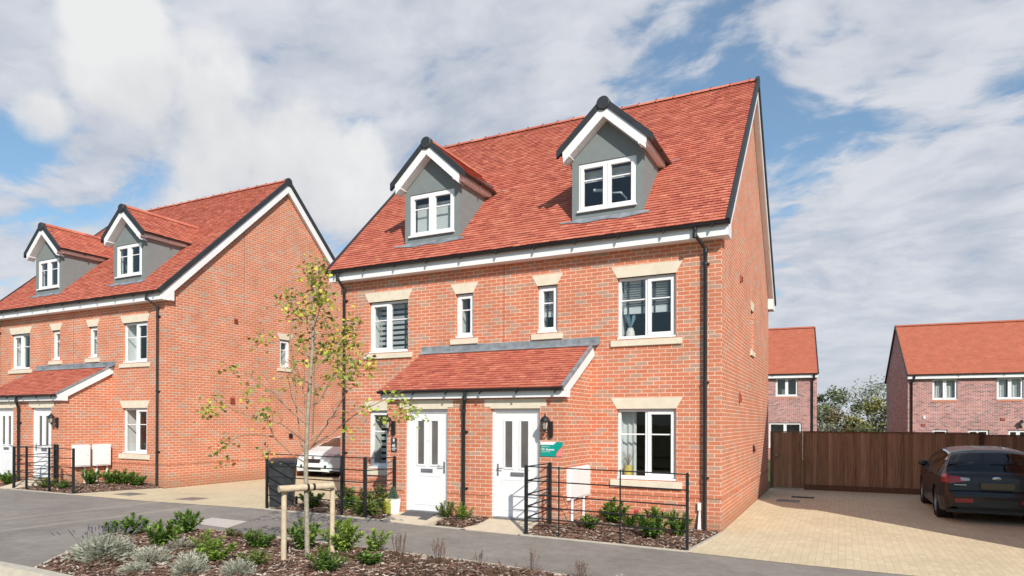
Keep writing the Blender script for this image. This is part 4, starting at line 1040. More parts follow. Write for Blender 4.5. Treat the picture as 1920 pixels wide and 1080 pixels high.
for (x,y,h,w,v,lab) in (
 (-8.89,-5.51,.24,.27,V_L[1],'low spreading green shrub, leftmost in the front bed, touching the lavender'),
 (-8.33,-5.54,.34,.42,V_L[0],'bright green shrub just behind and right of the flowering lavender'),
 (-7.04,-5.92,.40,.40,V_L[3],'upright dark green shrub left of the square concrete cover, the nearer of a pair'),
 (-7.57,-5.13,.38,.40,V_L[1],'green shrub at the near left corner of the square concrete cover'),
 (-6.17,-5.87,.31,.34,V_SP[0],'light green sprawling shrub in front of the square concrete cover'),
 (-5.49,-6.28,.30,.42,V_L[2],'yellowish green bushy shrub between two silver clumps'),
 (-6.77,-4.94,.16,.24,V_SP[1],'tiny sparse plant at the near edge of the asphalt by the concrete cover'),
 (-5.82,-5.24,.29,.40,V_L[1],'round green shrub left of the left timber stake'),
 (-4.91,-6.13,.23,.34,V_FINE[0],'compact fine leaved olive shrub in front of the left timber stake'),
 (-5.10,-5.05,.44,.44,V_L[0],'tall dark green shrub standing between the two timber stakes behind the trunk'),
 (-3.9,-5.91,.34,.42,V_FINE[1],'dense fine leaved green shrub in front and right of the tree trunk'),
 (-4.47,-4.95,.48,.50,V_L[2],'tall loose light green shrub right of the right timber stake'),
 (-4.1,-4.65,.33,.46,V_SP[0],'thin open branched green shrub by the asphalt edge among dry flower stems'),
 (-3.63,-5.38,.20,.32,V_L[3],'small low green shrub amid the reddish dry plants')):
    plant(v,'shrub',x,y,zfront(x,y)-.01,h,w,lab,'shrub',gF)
gS='silver clumps in the front bed'
for (x,y,h,w,v,lab) in (
 (-6.93,-6.87,.40,.74,V_LAV,'large grey lavender with purple flower spikes at the left end of the bed'),
 (-6.18,-6.70,.30,.46,V_S[0],'silver grey clump just right of the flowering lavender'),
 (-5.1,-6.95,.36,.42,V_S[1],'pale silver clump at the bottom edge left of the yellowish shrub'),
 (-6.6,-5.95,.20,.46,V_S[2],'dull straw grey clump behind the pale silver one'),
 (-4.62,-6.66,.26,.36,V_S[0],'silver clump at the bottom edge in front of the compact olive shrub'),
 (-.44,-4.60,.16,.25,V_S[1],'small silver clump alone at the bottom right of the bed'),
 (-5.90,-7.1,.16,.36,V_S[0],'low silver clump nearest the kerb')):
    plant(v,'lavender',x,y,zfront(x,y)-.01,h,w,lab,'lavender',gS)
gH='dry flower clumps in the front bed'
for (x,y,h,w,v,lab) in (
 (-3.67,-4.70,.36,.30,V_H[0],'dry reddish flower stems beside the thin open shrub, leftmost of the tall ones'),
 (-2.94,-4.79,.38,.32,V_H[1],'dry flower stems with dark plumes, second of the tall clumps along the asphalt'),
 (-2.34,-4.75,.26,.28,V_H[2],'short dry flower heads against the asphalt, third clump from the shrubs'),
 (-1.58,-4.72,.33,.26,V_H[2],'pair of thin dry flower stems standing against the asphalt below the right door'),
 (-.94,-4.67,.27,.32,V_H[1],'pale dry flower clump, last before the small silver plant'),
 (-2.95,-5.41,.24,.60,V_HM[0],'low reddish brown mat of dead stems in front of the dark plumes'),
 (-2.3,-5.26,.22,.60,V_HM[1],'low reddish brown mat of dead stems at the bottom edge, right of centre'),
 (-4.09,-5.14,.20,.36,V_HM[0],'brown wisps of dead stems in front of the tall loose shrub'),
 (-1.75,-5.02,.18,.50,V_HM[1],'rightmost low brown mat of dead stems, thinning out along the asphalt'),
 (-3.5,-4.98,.20,.45,V_HM[1],'brown dead stems directly behind the small low green shrub')):
    plant(v,'dry_flower_clump',x,y,zfront(x,y)-.01,h,w,lab,'dry flowers',gH)
gB='green shrubs in the beds against the houses'
for (x,y,z,h,w,v,lab) in (
 (-1.86,-.55,zR,.46,.52,V_L[0],'green shrub under the left end of the ground floor window sill'),
 (-2.02,-1.35,zR,.27,.32,V_L[3],'small dark shrub between two rail posts in front of the meter box'),
 (-2.62,-1.0,zR,.34,.24,V_SP[1],'thin upright plant by the meter box pipes'),
 (-1.50,-.60,zR,.28,.30,V_L[1],'small green shrub below the middle of the window behind the railing'),
 (-.95,-1.25,zR,.55,.48,V_L[3],'largest shrub behind the right railing, close to its end post'),
 (-.60,-.80,zR,.44,.42,V_L[1],'green shrub nearest the right hand downpipe'),
 (-4.86,-1.62,zC,.36,.40,V_SP[1],'thin leaved green shrub at the left door jamb in the middle bed'),
 (-4.44,-1.66,zC,.32,.34,V_SP[0],'light green shrub at the foot of the porch downpipe'),
 (-8.15,-1.70,zL,.36,.50,V_L[0],'dark green shrub right of the wheelie bin'),
 (-7.2,-1.60,zL,.55,.52,V_FINE[1],'bushy shrub behind the slim middle post of the left railing'),
 (-6.62,-1.45,zL,.56,.50,V_FINE[0],'tall shrub behind the heavy post of the left railing'),
 (-6.55,-1.86,zL,.30,.40,V_BLADE,'low plant with strap leaves at the foot of the heavy railing post'),
 (-20.1,-1.65,zLL,.36,.42,V_L[0],'green shrub at the far left between the two white doors, nearer the left door'),
 (-19.75,-1.75,zLL,.36,.36,V_L[3],'green shrub beside the heavy left post of the far railing'),
 (-17.95,-1.72,zLL,.34,.42,V_FINE[0],'shrub behind the far railing in front of the white door'),
 (-17.15,-1.70,zLL,.28,.36,V_FINE[1],'small shrub in the middle of the far railing'),
 (-17.2,-.95,zLL,.46,.46,V_L[1],'green shrub under the white meter box nearer the lantern'),
 (-16.85,-.55,zLL,.44,.50,V_L[3],'green shrub under the white meter box nearer the window'),
 (-16.45,-.45,zLL,.44,.52,V_L[0],'green shrub below the left part of the far house window'),
 (-16.0,-.40,zLL,.38,.50,V_L[1],'green shrub below the far house window, closest to the downpipe')):
    plant(v,'shrub',x,y,z(x,y)-.01,h,w,lab,'shrub',gB)
for x,y,lab in ((-1.47,-.35,'red plant tag in the bed below the window, the left one'),(-.80,-.42,'red plant tag in the bed near the end post, the right one')):
    m=MB(); z=zR(x,y); m.box(x-.045,x+.045,y-.004,y+.004,z+.20,z+.27); m.box(x-.008,x+.008,y-.003,y+.003,z,z+.2); tag(m.build('plant_tag','red_tag',loc=(x,y,z)),lab,'plant tag')

# ------------------------------------------------------------------ the young tree
TB=Vector((-4.667,-5.437,.06)); CAM_R=Vector((.8937,.4485,0)).normalized(); CAM_F=Vector((-.4485,.8937,0)).normalized()
SC=9.1066/1232.39
def tp(dx,dz,dep=0.): return TB+CAM_R*dx+CAM_F*dep+Vector((0,0,dz))
def pix(px,py,dep=0.):            # survey of the tree: photo pixels to metres in the tree's own upright plane
    return tp((px-568)*SC,(1049-py)*SC,dep)
tree=empty('young_tree',TB,'slender young tree with sparse yellow green leaves, tied to timber stakes','tree')
trunkpts=[(568,1062),(566,960),(564,880),(566,810),(569,745),(573,690),(576,645),(577,600),(577,560),(574,525),(572,495)]
tr=MB(); tr.tube([pix(*p) for p in trunkpts],[.036,.033,.031,.029,.026,.023,.020,.017,.013,.009,.004],12); tr.build('trunk','bark',tree)
c1=lambda x,y:(400+x/6,470+y/6); c2=lambda x,y:(400+x/4.8,650+y/4.8)
BR_=[([c2(800,1045),c2(720,985),c2(610,870),c2(565,800),c2(520,650),c2(430,540),c2(400,505)],-.5),
 ([c2(785,960),c2(720,850),c2(690,690),c2(640,480),c2(620,330),c2(610,200),c2(560,130)],.4),
 ([c2(795,860),c2(740,790),c2(640,690),c2(530,650),c2(370,600),c2(300,540)],-.7),
 ([c2(805,700),c2(690,620),c2(560,500),c2(480,420),c2(380,250),c2(300,130)],.2),
 ([c2(800,640),c2(700,500),c2(690,330),c2(685,280)],-.3),
 ([c2(812,560),c2(740,530),c2(700,490)],.3),
 ([c2(820,460),c2(745,390),c2(745,300),c2(770,150),c2(790,60)],.25),
 ([c2(850,790),c2(870,620),c2(900,480),c2(920,330),c2(940,180)],-.35),
 ([c2(840,830),c2(930,720),c2(1010,560),c2(1050,440),c2(1060,330)],.5),
 ([c2(820,920),c2(920,790),c2(1010,690),c2(1040,650),c2(1180,600),c2(1340,560)],-.4),
 ([c2(825,900),c2(980,790),c2(1130,660),c2(1200,590),c2(1380,490),c2(1500,430),c2(1600,480),c2(1680,560)],.6),
 ([c2(845,510),c2(900,500),c2(940,440),c2(1020,320),c2(1090,190),c2(1200,130),c2(1300,150),c2(1400,220)],-.2),
 ([c2(850,240),c2(900,120),c2(960,30),c1(1200,960),c1(1300,900)],.5),
 ([c2(565,800),c2(450,780),c2(340,790),c2(270,860),c2(210,930)],-.7),
 ([c2(600,860),c2(540,880),c2(530,940)],-.4),
 ([c1(1060,900),c1(960,780),c1(940,700),c1(880,640)],.3),
 ([c2(620,330),c1(700,1000),c1(700,840),c1(690,600),c1(660,450),c1(600,370)],.5),
 ([c1(1055,900),c1(1150,740),c1(1220,660),c1(1290,600)],-.4),
 ([c1(1055,1000),c1(1250,870),c1(1400,770),c1(1500,720)],.3),
 ([c1(1060,720),c1(1010,640),c1(1000,520)],.2),([c1(1060,600),c1(1110,480),c1(1160,330),c1(1160,200)],-.15),
 ([c1(1050,420),c1(1000,300),c1(960,180),c1(900,170)],.1),([c2(700,640),c2(560,540),c2(420,440),c2(310,440)],.5),([c2(480,420),c2(330,290),c2(180,200)],-.2),
 ([c2(1090,190),c2(1160,240),c2(1240,290),c2(1320,320)],-.5),([c2(840,330),c2(790,300),c2(780,240)],-.3),([c2(850,420),c2(880,390),c2(870,340)],.2)]
bm_=MB(); q=random.Random(17); tips=[]
DEP={13:(-.29,-.8),14:(-.2,-.3),16:(.3,.6),22:(.13,.5),23:(.14,-.2),24:(-.12,-.5)}   # side branches leave from their parent branch
for bi,(pts,dep) in enumerate(BR_):
    n=len(pts); P=[]
    for i,p in enumerate(pts):
        t=i/(n-1); d0,d1=DEP.get(bi,(0,dep*1.15))
        P.append(pix(p[0],p[1],d0+(d1-d0)*t + (q.uniform(-.02,.02) if i else 0)))
    # a soft curve between the surveyed bends
    S=[]
    for i in range(n-1):
        a=P[max(0,i-1)];b=P[i];c=P[i+1];d=P[min(n-1,i+2)]
        for k in range(4):
            t=k/4; S.append(.5*((2*b)+(c-a)*t+(2*a-5*b+4*c-d)*t*t+(3*b-a-3*c+d)*t**3))
    S.append(P[-1]); nn=len(S); r0=.0125 if len(pts)>4 else .008
    bm_.tube(S,[r0*(1-.78*i/(nn-1)) for i in range(nn)],6)
    for k in range(nn//3):       # twigs
        i=q.randrange(nn//3,nn); d=(S[min(i+1,nn-1)]-S[i-1]).normalized(); e=(d+Vector((q.uniform(-.9,.9),q.uniform(-.9,.9),q.uniform(-.1,.9)))).normalized()*q.uniform(.10,.30)
        bm_.tube([S[i],S[i]+e*.5+Vector((0,0,.01)),S[i]+e],[.0035,.0028,.0018],4,False); tips.append(S[i]+e)
    tips.append(S[-1])
bm_.build('branch','twig',tree)
CL=[c1(*p)+(n,) for p,n in (((1040,120),16),((980,150),12),((900,170),7),((1110,180),14),((1150,260),18),((1180,250),10),((1000,260),12),((960,300),10),((1050,330),14),((1130,350),18),((1040,400),16),((1150,430),18),((1080,480),16),((1180,500),10),((1120,540),16),((990,510),7),((920,690),22),((880,710),14),((970,660),10),((1120,690),26),((1180,680),22),((1100,740),14),((1230,600),10),((1280,590),9),((600,365),9),((650,400),10),((680,460),16),((590,570),14),((640,610),10),((745,580),9),((700,520),7),((680,710),4),((430,900),10),((470,1000),10),((330,1020),8),((340,910),5),((1470,730),16),((1400,780),14),((1340,820),9),((1500,770),8),((1300,870),14),((820,890),14),((790,900),8),((1060,820),10),((1160,920),10),((1270,900),12),((1100,980),16),((1200,990),14),((1290,960),12),((1400,1000),9),((1530,1010),12),((1560,1030),6),((1230,1040),16),((860,990),12),((840,1050),10),((960,1000),12))]
CL+=[c2(*p)+(n,) for p,n in (((810,50),20),((770,90),16),((950,20),18),((900,10),12),((1060,40),18),((1110,70),18),((1130,130),18),((1180,190),20),((1230,120),18),((1290,110),16),((1340,190),22),((1380,150),14),((1410,250),12),((1230,290),18),((1190,260),12),((1260,300),12),((1320,320),7),((1510,390),12),((1560,420),8),((1480,450),8),((1640,500),18),((1600,560),22),((1680,590),20),((1690,640),10),((1580,600),12),((1420,520),7),((1390,590),5),((1540,630),6),((550,130),10),((580,150),6),((165,190),9),((110,230),7),((255,285),7),((425,240),5),((110,380),5),((150,370),4),((310,440),6),((400,430),3),((190,480),5),((160,540),14),((120,580),12),((90,620),8),((210,530),7),((420,510),9),((540,620),12),((500,600),10),((470,590),8),((300,820),8),((260,870),9),((215,930),10),((320,980),6),((530,930),9),((500,940),6),((785,290),9),((870,390),9),((980,250),9),((1000,280),7),((520,350),3),((580,350),3),((640,270),5),((1200,740),4),((1240,770),6),((1135,550),3),((1190,580),3),((870,130),9),((1000,100),8))]
lf=MB(); ql=random.Random(33)
tipl=tips[:]
for px,py,n in CL:
    base=pix(px,py)
    # hang each cluster on the nearest twig end
    best=min(tipl,key=lambda t:((t-TB).dot(CAM_R)-(px-568)*SC)**2+(t.z-base.z)**2)
    dep=(best-TB).dot(CAM_F)+ql.uniform(-.06,.06)
    C=pix(px,py,dep); sp=.045+.0028*n
    warm=ql.random()
    for k in range(int(n*1.35)):
        p=C+Vector((ql.gauss(0,sp),ql.gauss(0,sp),ql.gauss(0,sp*.8)))
        d=Vector((ql.uniform(-1,1),ql.uniform(-1,1),ql.uniform(-.9,.35))).normalized(); nn=Vector((ql.uniform(-.8,.8),ql.uniform(-1.2,.3),1)).normalized()
        r=ql.random()
        if r<.42: c=lerp((.22,.28,.05),(.44,.47,.08),ql.random())
        elif r<.42+.30*(.4+warm): c=lerp((.52,.48,.07),(.75,.62,.11),ql.random())
        elif r<.90: c=lerp((.11,.16,.04),(.24,.30,.06),ql.random())
        else: c=lerp((.25,.13,.05),(.34,.20,.07),ql.random())
        if py>700 and px>690: c=lerp(c,(.36,.50,.07),.5)
        l=ql.uniform(.042,.07); leafq(lf,p,d,nn,l,l*.85,shade(c,ql.uniform(.8,1.15)),.25)
    t=MB
lf.build('crown','leaf',tree)
# stakes
st=empty('tree_stake',(-5.05,-5.3,.05),'pale timber stake frame, two posts and a round crossbar, holding the young tree','tree stake')
SA=TB-CAM_R*.265-CAM_F*.19; SB=TB+CAM_R*.27+CAM_F*.26
for P in (SA,SB):
    m=MB(); z=zfront(P.x,P.y); m.tube([(P.x,P.y,z-.1),(P.x,P.y,z+.5),(P.x+.004,P.y,1.09)],[.038,.037,.036],14); m.build('post','stake_wood',st,sharp=50)
dv=(SB-SA).normalized(); nv=Vector((dv.y,-dv.x,0)); nv=nv if nv.dot(CAM_F)<0 else -nv
m=MB(); a=SA-dv*.10+nv*.085; b=SB-dv*.02+nv*.06; m.tube([(a.x,a.y,1.075),(b.x,b.y,1.075)],.047,16); m.build('crossbar','stake_wood',st,sharp=50)
m=MB()
for o in (-.05,.035):
    c=(SA+SB)/2+nv*.075+dv*(o); m.lathe((c.x,c.y,1.075),[(.048,-.016),(.0505,-.016),(.0505,.016),(.048,.016)],16,tuple(dv))
m.build('strap','black_plastic',st)
# ------------------------------------------------------------------ cars
def interp(tab, x):
    for a,b in zip(tab,tab[1:]):
        if x<=b[0]:
            t=(x-a[0])/(b[0]-a[0]) if b[0]>a[0] else 0; t=max(0,min(1,t)); return a[1]+(b[1]-a[1])*t
    return tab[-1][1]
def smoothtab(tab, n):
    """monotone-ish resampling of a silhouette polyline: Catmull-Rom through its points"""
    out=[]
    P=[Vector((a,b,0)) for a,b in tab]
    for i in range(len(P)-1):
        p0=P[max(0,i-1)];p1=P[i];p2=P[i+1];p3=P[min(len(P)-1,i+2)]
        for k in range(n):
            t=k/n; q=.5*((2*p1)+(p2-p0)*t*.8+(2*p0-5*p1+4*p2-p3)*t*t*.8+(3*p1-p0-3*p2+p3)*t**3*.8) if False else p1.lerp(p2,t)
            # soften the corners only
            out.append((q.x,q.y))
    out.append(tab[-1]); 
    for _ in range(2):
        out=[out[0]]+[((a[0]+2*b[0]+c[0])/4,(a[1]+2*b[1]+c[1])/4) for a,b,c in zip(out,out[1:],out[2:])]+[out[-1]]
    return out
def car(name, label, sil, length, width, belt, roof_w, wheels, wr, classify_top, classify_side, parts, origin, flip, paint, zs=.20, nose=.72):
    """sil: upper outline (y from the rear, z); the body is one skin whose faces are shared out to its parts"""
    S=smoothtab(sil,12); hw=width/2
    plan=[(0,.76),(.06,.84),(.16,.91),(.4,.97),(.9,1.),(length-1.1,1.),(length-.55,.965),(length-.25,.90),(length-.08,(nose+.9)/2),(length,nose)]
    def sect(z):
        return interp([(0,.93),(.22,.965),(.50,1.),(belt-.08,.985),(belt,.95),(1.1,.885),(1.45,roof_w)],z)
    bot=lambda y: interp([(0,.34),(.25,zs+.02),(length-.5,zs),(length,.27)],y)
    root=empty(name,(origin[0],origin[1],origin[2]),label,'car')
    def Wd(x,y,z):
        yy=(length/2-y) if flip else (y-length/2)
        return (origin[0]+x,origin[1]+yy,origin[2]+z)
    M={}
    def mb(k): return M.setdefault(k,MB())
    nx=44
    def halfw(y,z): return hw*interp(plan,y)*sect(z)
    def top(i,q):
        y,z=S[i]; e=halfw(y,z)-.0; x=q*e
        dropz=(.062*abs(q)**3 if z>1.2 else .02*abs(q)**4) ; sh=.05*q*q*(1 if y<length/2 else -1)*(1 if (y<.35 or y>length-.5) else .25)
        return Wd(x,y+sh,z-dropz)
    for i in range(len(S)-1):
        for k in range(nx):
            q0,q1=-1+2*k/nx,-1+2*(k+1)/nx
            ym=(S[i][0]+S[i+1][0])/2; zm=(S[i][1]+S[i+1][1])/2
            m=mb(classify_top(ym,zm,(q0+q1)/2)); m.smooth=True
            m.face([top(i,q0),top(i,q1),top(i+1,q1),top(i+1,q0)])
    ns=34
    for sg in (-1,1):
        for i in range(len(S)-1):
            y0,z0=S[i]; y1,z1=S[i+1]; ya,yb2=y0,y1
            for k in range(ns):
                t0,t1=k/ns,(k+1)/ns
                def pt(y,zt,t):
                    b=bot(y); z=b+(zt-b)*t; e=halfw(y,z)
                    tt=max(0,(t-.93)/.07); z-= (.062 if zt>1.2 else .02)*tt
                    sh=.05*(1 if y<length/2 else -1)*(1 if (y<.35 or y>length-.5) else .25)*tt
                    return (sg*e,y+sh,z)
                A,B,C,D=pt(y0,z0,t0),pt(y1,z1,t0),pt(y1,z1,t1),pt(y0,z0,t1)
                cy=(A[1]+B[1]+C[1]+D[1])/4; cz=(A[2]+B[2]+C[2]+D[2])/4
                if any((cy-wy)**2+(cz-wr)**2<(wr+.055)**2 for wy in wheels): continue
                cn_=classify_side(cy,cz,S_at(S,cy)); m=mb(cn_ if cn_ in ('body','trim') else cn_+('_l' if sg<0 else '_r')); m.smooth=True
                f=[Wd(*A),Wd(*B),Wd(*C),Wd(*D)]
                m.face(f if sg>0 else f[::-1])
    # underside and arch linings
    u=MB(); 
    a=Wd(-hw*.86,.15,.30); b=Wd(hw*.86,length-.12,.24)
    u.box(min(a[0],b[0]),max(a[0],b[0]),min(a[1],b[1]),max(a[1],b[1]),origin[2]+.20,origin[2]+.27)
    u.box(min(a[0],b[0])+.18,max(a[0],b[0])-.18,min(a[1],b[1])+.05,max(a[1],b[1])-.05,origin[2]+.27,origin[2]+.72)
    merged={}
    for k,m in M.items():
        nm,mt=parts(k); o=m.build(nm,mt,root,sharp=38)
        merged[k]=o
    u.build('underbody','black_plastic',root)
    for wy in wheels:
        for sg in (-1,1):
            c=Wd(sg*(hw-.125),wy,wr); ax=(sg,0,0)
            t=MB(); t.lathe(c,[(wr*.62,-.10),(wr*.93,-.10),(wr,-.07),(wr,.075),(wr*.95,.10),(wr*.66,.105)],28,ax); w=t.build('wheel','tyre',root,sharp=40)
            r=MB(); r.lathe(c,[(wr*.66,.095),(wr*.64,.06),(wr*.60,.05)],28,ax)
            for j in range(7):
                an=2*math.pi*j/7; d=Vector((0,math.cos(an),math.sin(an))); n=Vector((0,-math.sin(an),math.cos(an))); C=Vector(c)+Vector(ax)*.085
                r.face([C+d*.03-n*.035,C+d*.03+n*.035,C+d*wr*.64+n*.022,C+d*wr*.64-n*.022])
            r.lathe(c,[(.055,.082),(.05,.095),(0,.098)],14,ax); r.build('rim','rim',w,sharp=40)
            l=MB(); l.lathe(c,[(0,-.06),(wr*.62,-.06)],20,ax); l.build('brake','black_plastic',w)
            lin=MB(); lin.lathe(c,[(wr+.05,.10),(wr+.05,-.18),(0,-.18)],24,ax); lin.build('arch_lining','black_plastic',root)
    return root,Wd,halfw
def S_at(S,y):
    return interp(S,y)
# dark hatchback, tail to the street
L1=4.78
sil=[(0,.34),(.005,.48),(.0,.56),(.03,.64),(.075,.66),(.085,.80),(.10,.92),(.125,.985),(.20,1.03),(.42,1.22),(.66,1.395),(.80,1.445),(1.05,1.465),(1.9,1.50),(2.5,1.475),(2.85,1.42),(3.75,.985),(3.95,.93),(4.4,.83),(4.66,.70),(4.74,.55),(4.78,.40),(4.78,.28)]
def ctop(y,z,q):
    if .17<y<.70 and abs(q)<.88: return 'rear_window'
    if 2.92<y<3.68 and abs(q)<.90: return 'windscreen'
    if y<.135 and .80+max(0,.12*(.95-abs(q)))<z<.965-.15*(1-abs(q)) and abs(q)>.54: return ('reverse_lamp' if abs(q)<.74 and z>.855 else 'tail_light')+('_l' if q<0 else '_r')
    if y<.06 and .42<z<.50 and abs(q)>.55: return 'reflector_l' if q<0 else 'reflector_r'
    return 'body'
def cside(y,z,zt):
    if z>.985 and z<zt-.085 and .75<y<3.55 and not (1.30<y<1.36 or 2.28<y<2.36): return 'side_window%d'%(0 if y<1.33 else 1 if y<2.32 else 2)
    if y<.34 and .80<z<.97: return 'tail_light'
    return 'body'
def cparts(k):
    base=k[:-2] if k[-2:] in ('_l','_r') else k
    base=base.rstrip('012')
    return base, {'rear_window':'car_glass','windscreen':'car_glass','side_window':'car_glass','tail_light':'tail_red','reverse_lamp':'lamp_clear','reflector':'tail_red','body':'paint_dark','trim':'black_plastic','headlight':'lamp_clear','grille':'black_plastic','fog_lamp':'black_plastic','lower_grille':'black_plastic'}[base]
car_d,Wd,hwf=car('dark_hatchback','near black hatchback parked tail out on the shaded driveway','' or sil,L1,1.88,.98,.67,(1.02,3.68),.325,ctop,cside,cparts,(4.66,5.76,0),False,'paint_dark')
def addmesh(m,name,mat,root,sharp=None): return m.build(name,mat,root,sharp=sharp)
m=MB(); a=Wd(-.27,.03,.70); m.box(a[0],a[0]+.54,a[1]-.045,a[1]-.005,a[2],a[2]+.115); addmesh(m,'number_plate','plate_yellow',car_d)
m=MB(); c=Wd(0,.085,.905); m.lathe(c,[(0,.012),(.05,.012),(.062,.0)],18,(0,-1,0)); 
m=MB()
for k in range(20):
    a0,a1=2*math.pi*k/20,2*math.pi*(k+1)/20; m.face([(c[0],c[1]-.022,c[2]),(c[0]+.075*math.cos(a1),c[1]-.012,c[2]+.032*math.sin(a1)),(c[0]+.075*math.cos(a0),c[1]-.012,c[2]+.032*math.sin(a0))])
addmesh(m,'badge','steel',car_d)
for sg in (-1,1):
    m=MB(); c=Wd(sg*(.90),3.35,1.02); m.lathe((c[0]+sg*.02,c[1],c[2]),[(0,-.10),(.05,-.085),(.075,-.03),(.075,.03),(.055,.085),(0,.10)],12,(1,0,0)); addmesh(m,'mirror','paint_dark',car_d)
    m=MB(); c=Wd(sg*.60,.062,.765); m.box(c[0]-.10,c[0]+.10,c[1]-.02,c[1]-.005,c[2]-.008,c[2]+.008); addmesh(m,'trim_strip','steel',car_d)
    m=MB()
    for yy in (1.75,2.75):
        c=Wd(sg*(.945),yy,.90); m.box(c[0]-.012,c[0]+.012,c[1]-.1,c[1]+.1,c[2]-.014,c[2]+.014)
    addmesh(m,'door_handle','paint_dark',car_d)
m=MB(); m.tube([Wd(-.05,.36,1.205),Wd(.30,.36,1.205)],.008,6); addmesh(m,'rear_wiper','black_plastic',car_d)

# pale small car nose out beside the left house
L2=3.95
sil2=[(0,.34),(.0,.60),(.06,.90),(.22,1.05),(.52,1.32),(.75,1.43),(1.3,1.48),(1.9,1.46),(2.25,1.38),(2.95,1.03),(3.15,.965),(3.5,.89),(3.74,.80),(3.86,.68),(3.92,.56),(3.945,.42),(3.95,.34),(3.93,.22)]
def ctop2(y,z,q):
    if .30<y<.62 and abs(q)<.84: return 'rear_window'
    if 2.30<y<2.92 and abs(q)<.90: return 'windscreen'
    if 3.62<y<3.86 and .66<z<.83 and abs(q)>.62: return 'headlight_l' if q<0 else 'headlight_r'
    if y>3.80 and .50<z<.64 and abs(q)<.44-(.57-z)**2*12: return 'grille'
    if y>3.9 and .32<z<.44 and .68<abs(q)<.80: return 'fog_lamp_l' if q<0 else 'fog_lamp_r'
    if y>3.9 and .27<z<.33 and abs(q)<.5: return 'lower_grille'
    return 'body'
def cside2(y,z,zt):
    if z>.97 and z<zt-.085 and .6<y<2.85 and not (1.45<y<1.52): return 'side_window%d'%(0 if y<1.49 else 1)
    if 3.40<y<3.72 and .70<z<.80: return 'headlight'
    return 'body'
def cparts2(k):
    n,m=cparts(k); return n,{'paint_dark':'paint_white'}.get(m,m)
car_w,Wd2,_=car('pale_small_car','pale blue white small car parked nose out between the two brick houses',sil2,L2,1.72,.97,.68,(.62,3.11),.30,ctop2,cside2,cparts2,(-14.32,6.78,.055),True,'paint_white',nose=.85)
m=MB(); c=Wd2(0,3.90,.70)
for k in range(20):
    a0,a1=2*math.pi*k/20,2*math.pi*(k+1)/20; m.face([(c[0],c[1]-.03,c[2]),(c[0]+.07*math.cos(a1),c[1]-.02,c[2]+.03*math.sin(a1)),(c[0]+.07*math.cos(a0),c[1]-.02,c[2]+.03*math.sin(a0))])
addmesh(m,'badge','steel',car_w)
for sg in (-1,1):
    m=MB(); c=Wd2(sg*.86,2.55,1.0); m.lathe((c[0]+sg*.04,c[1],c[2]),[(0,-.09),(.05,-.075),(.07,-.02),(.07,.03),(.05,.075),(0,.09)],12,(1,0,0)); addmesh(m,'mirror','paint_white',car_w)

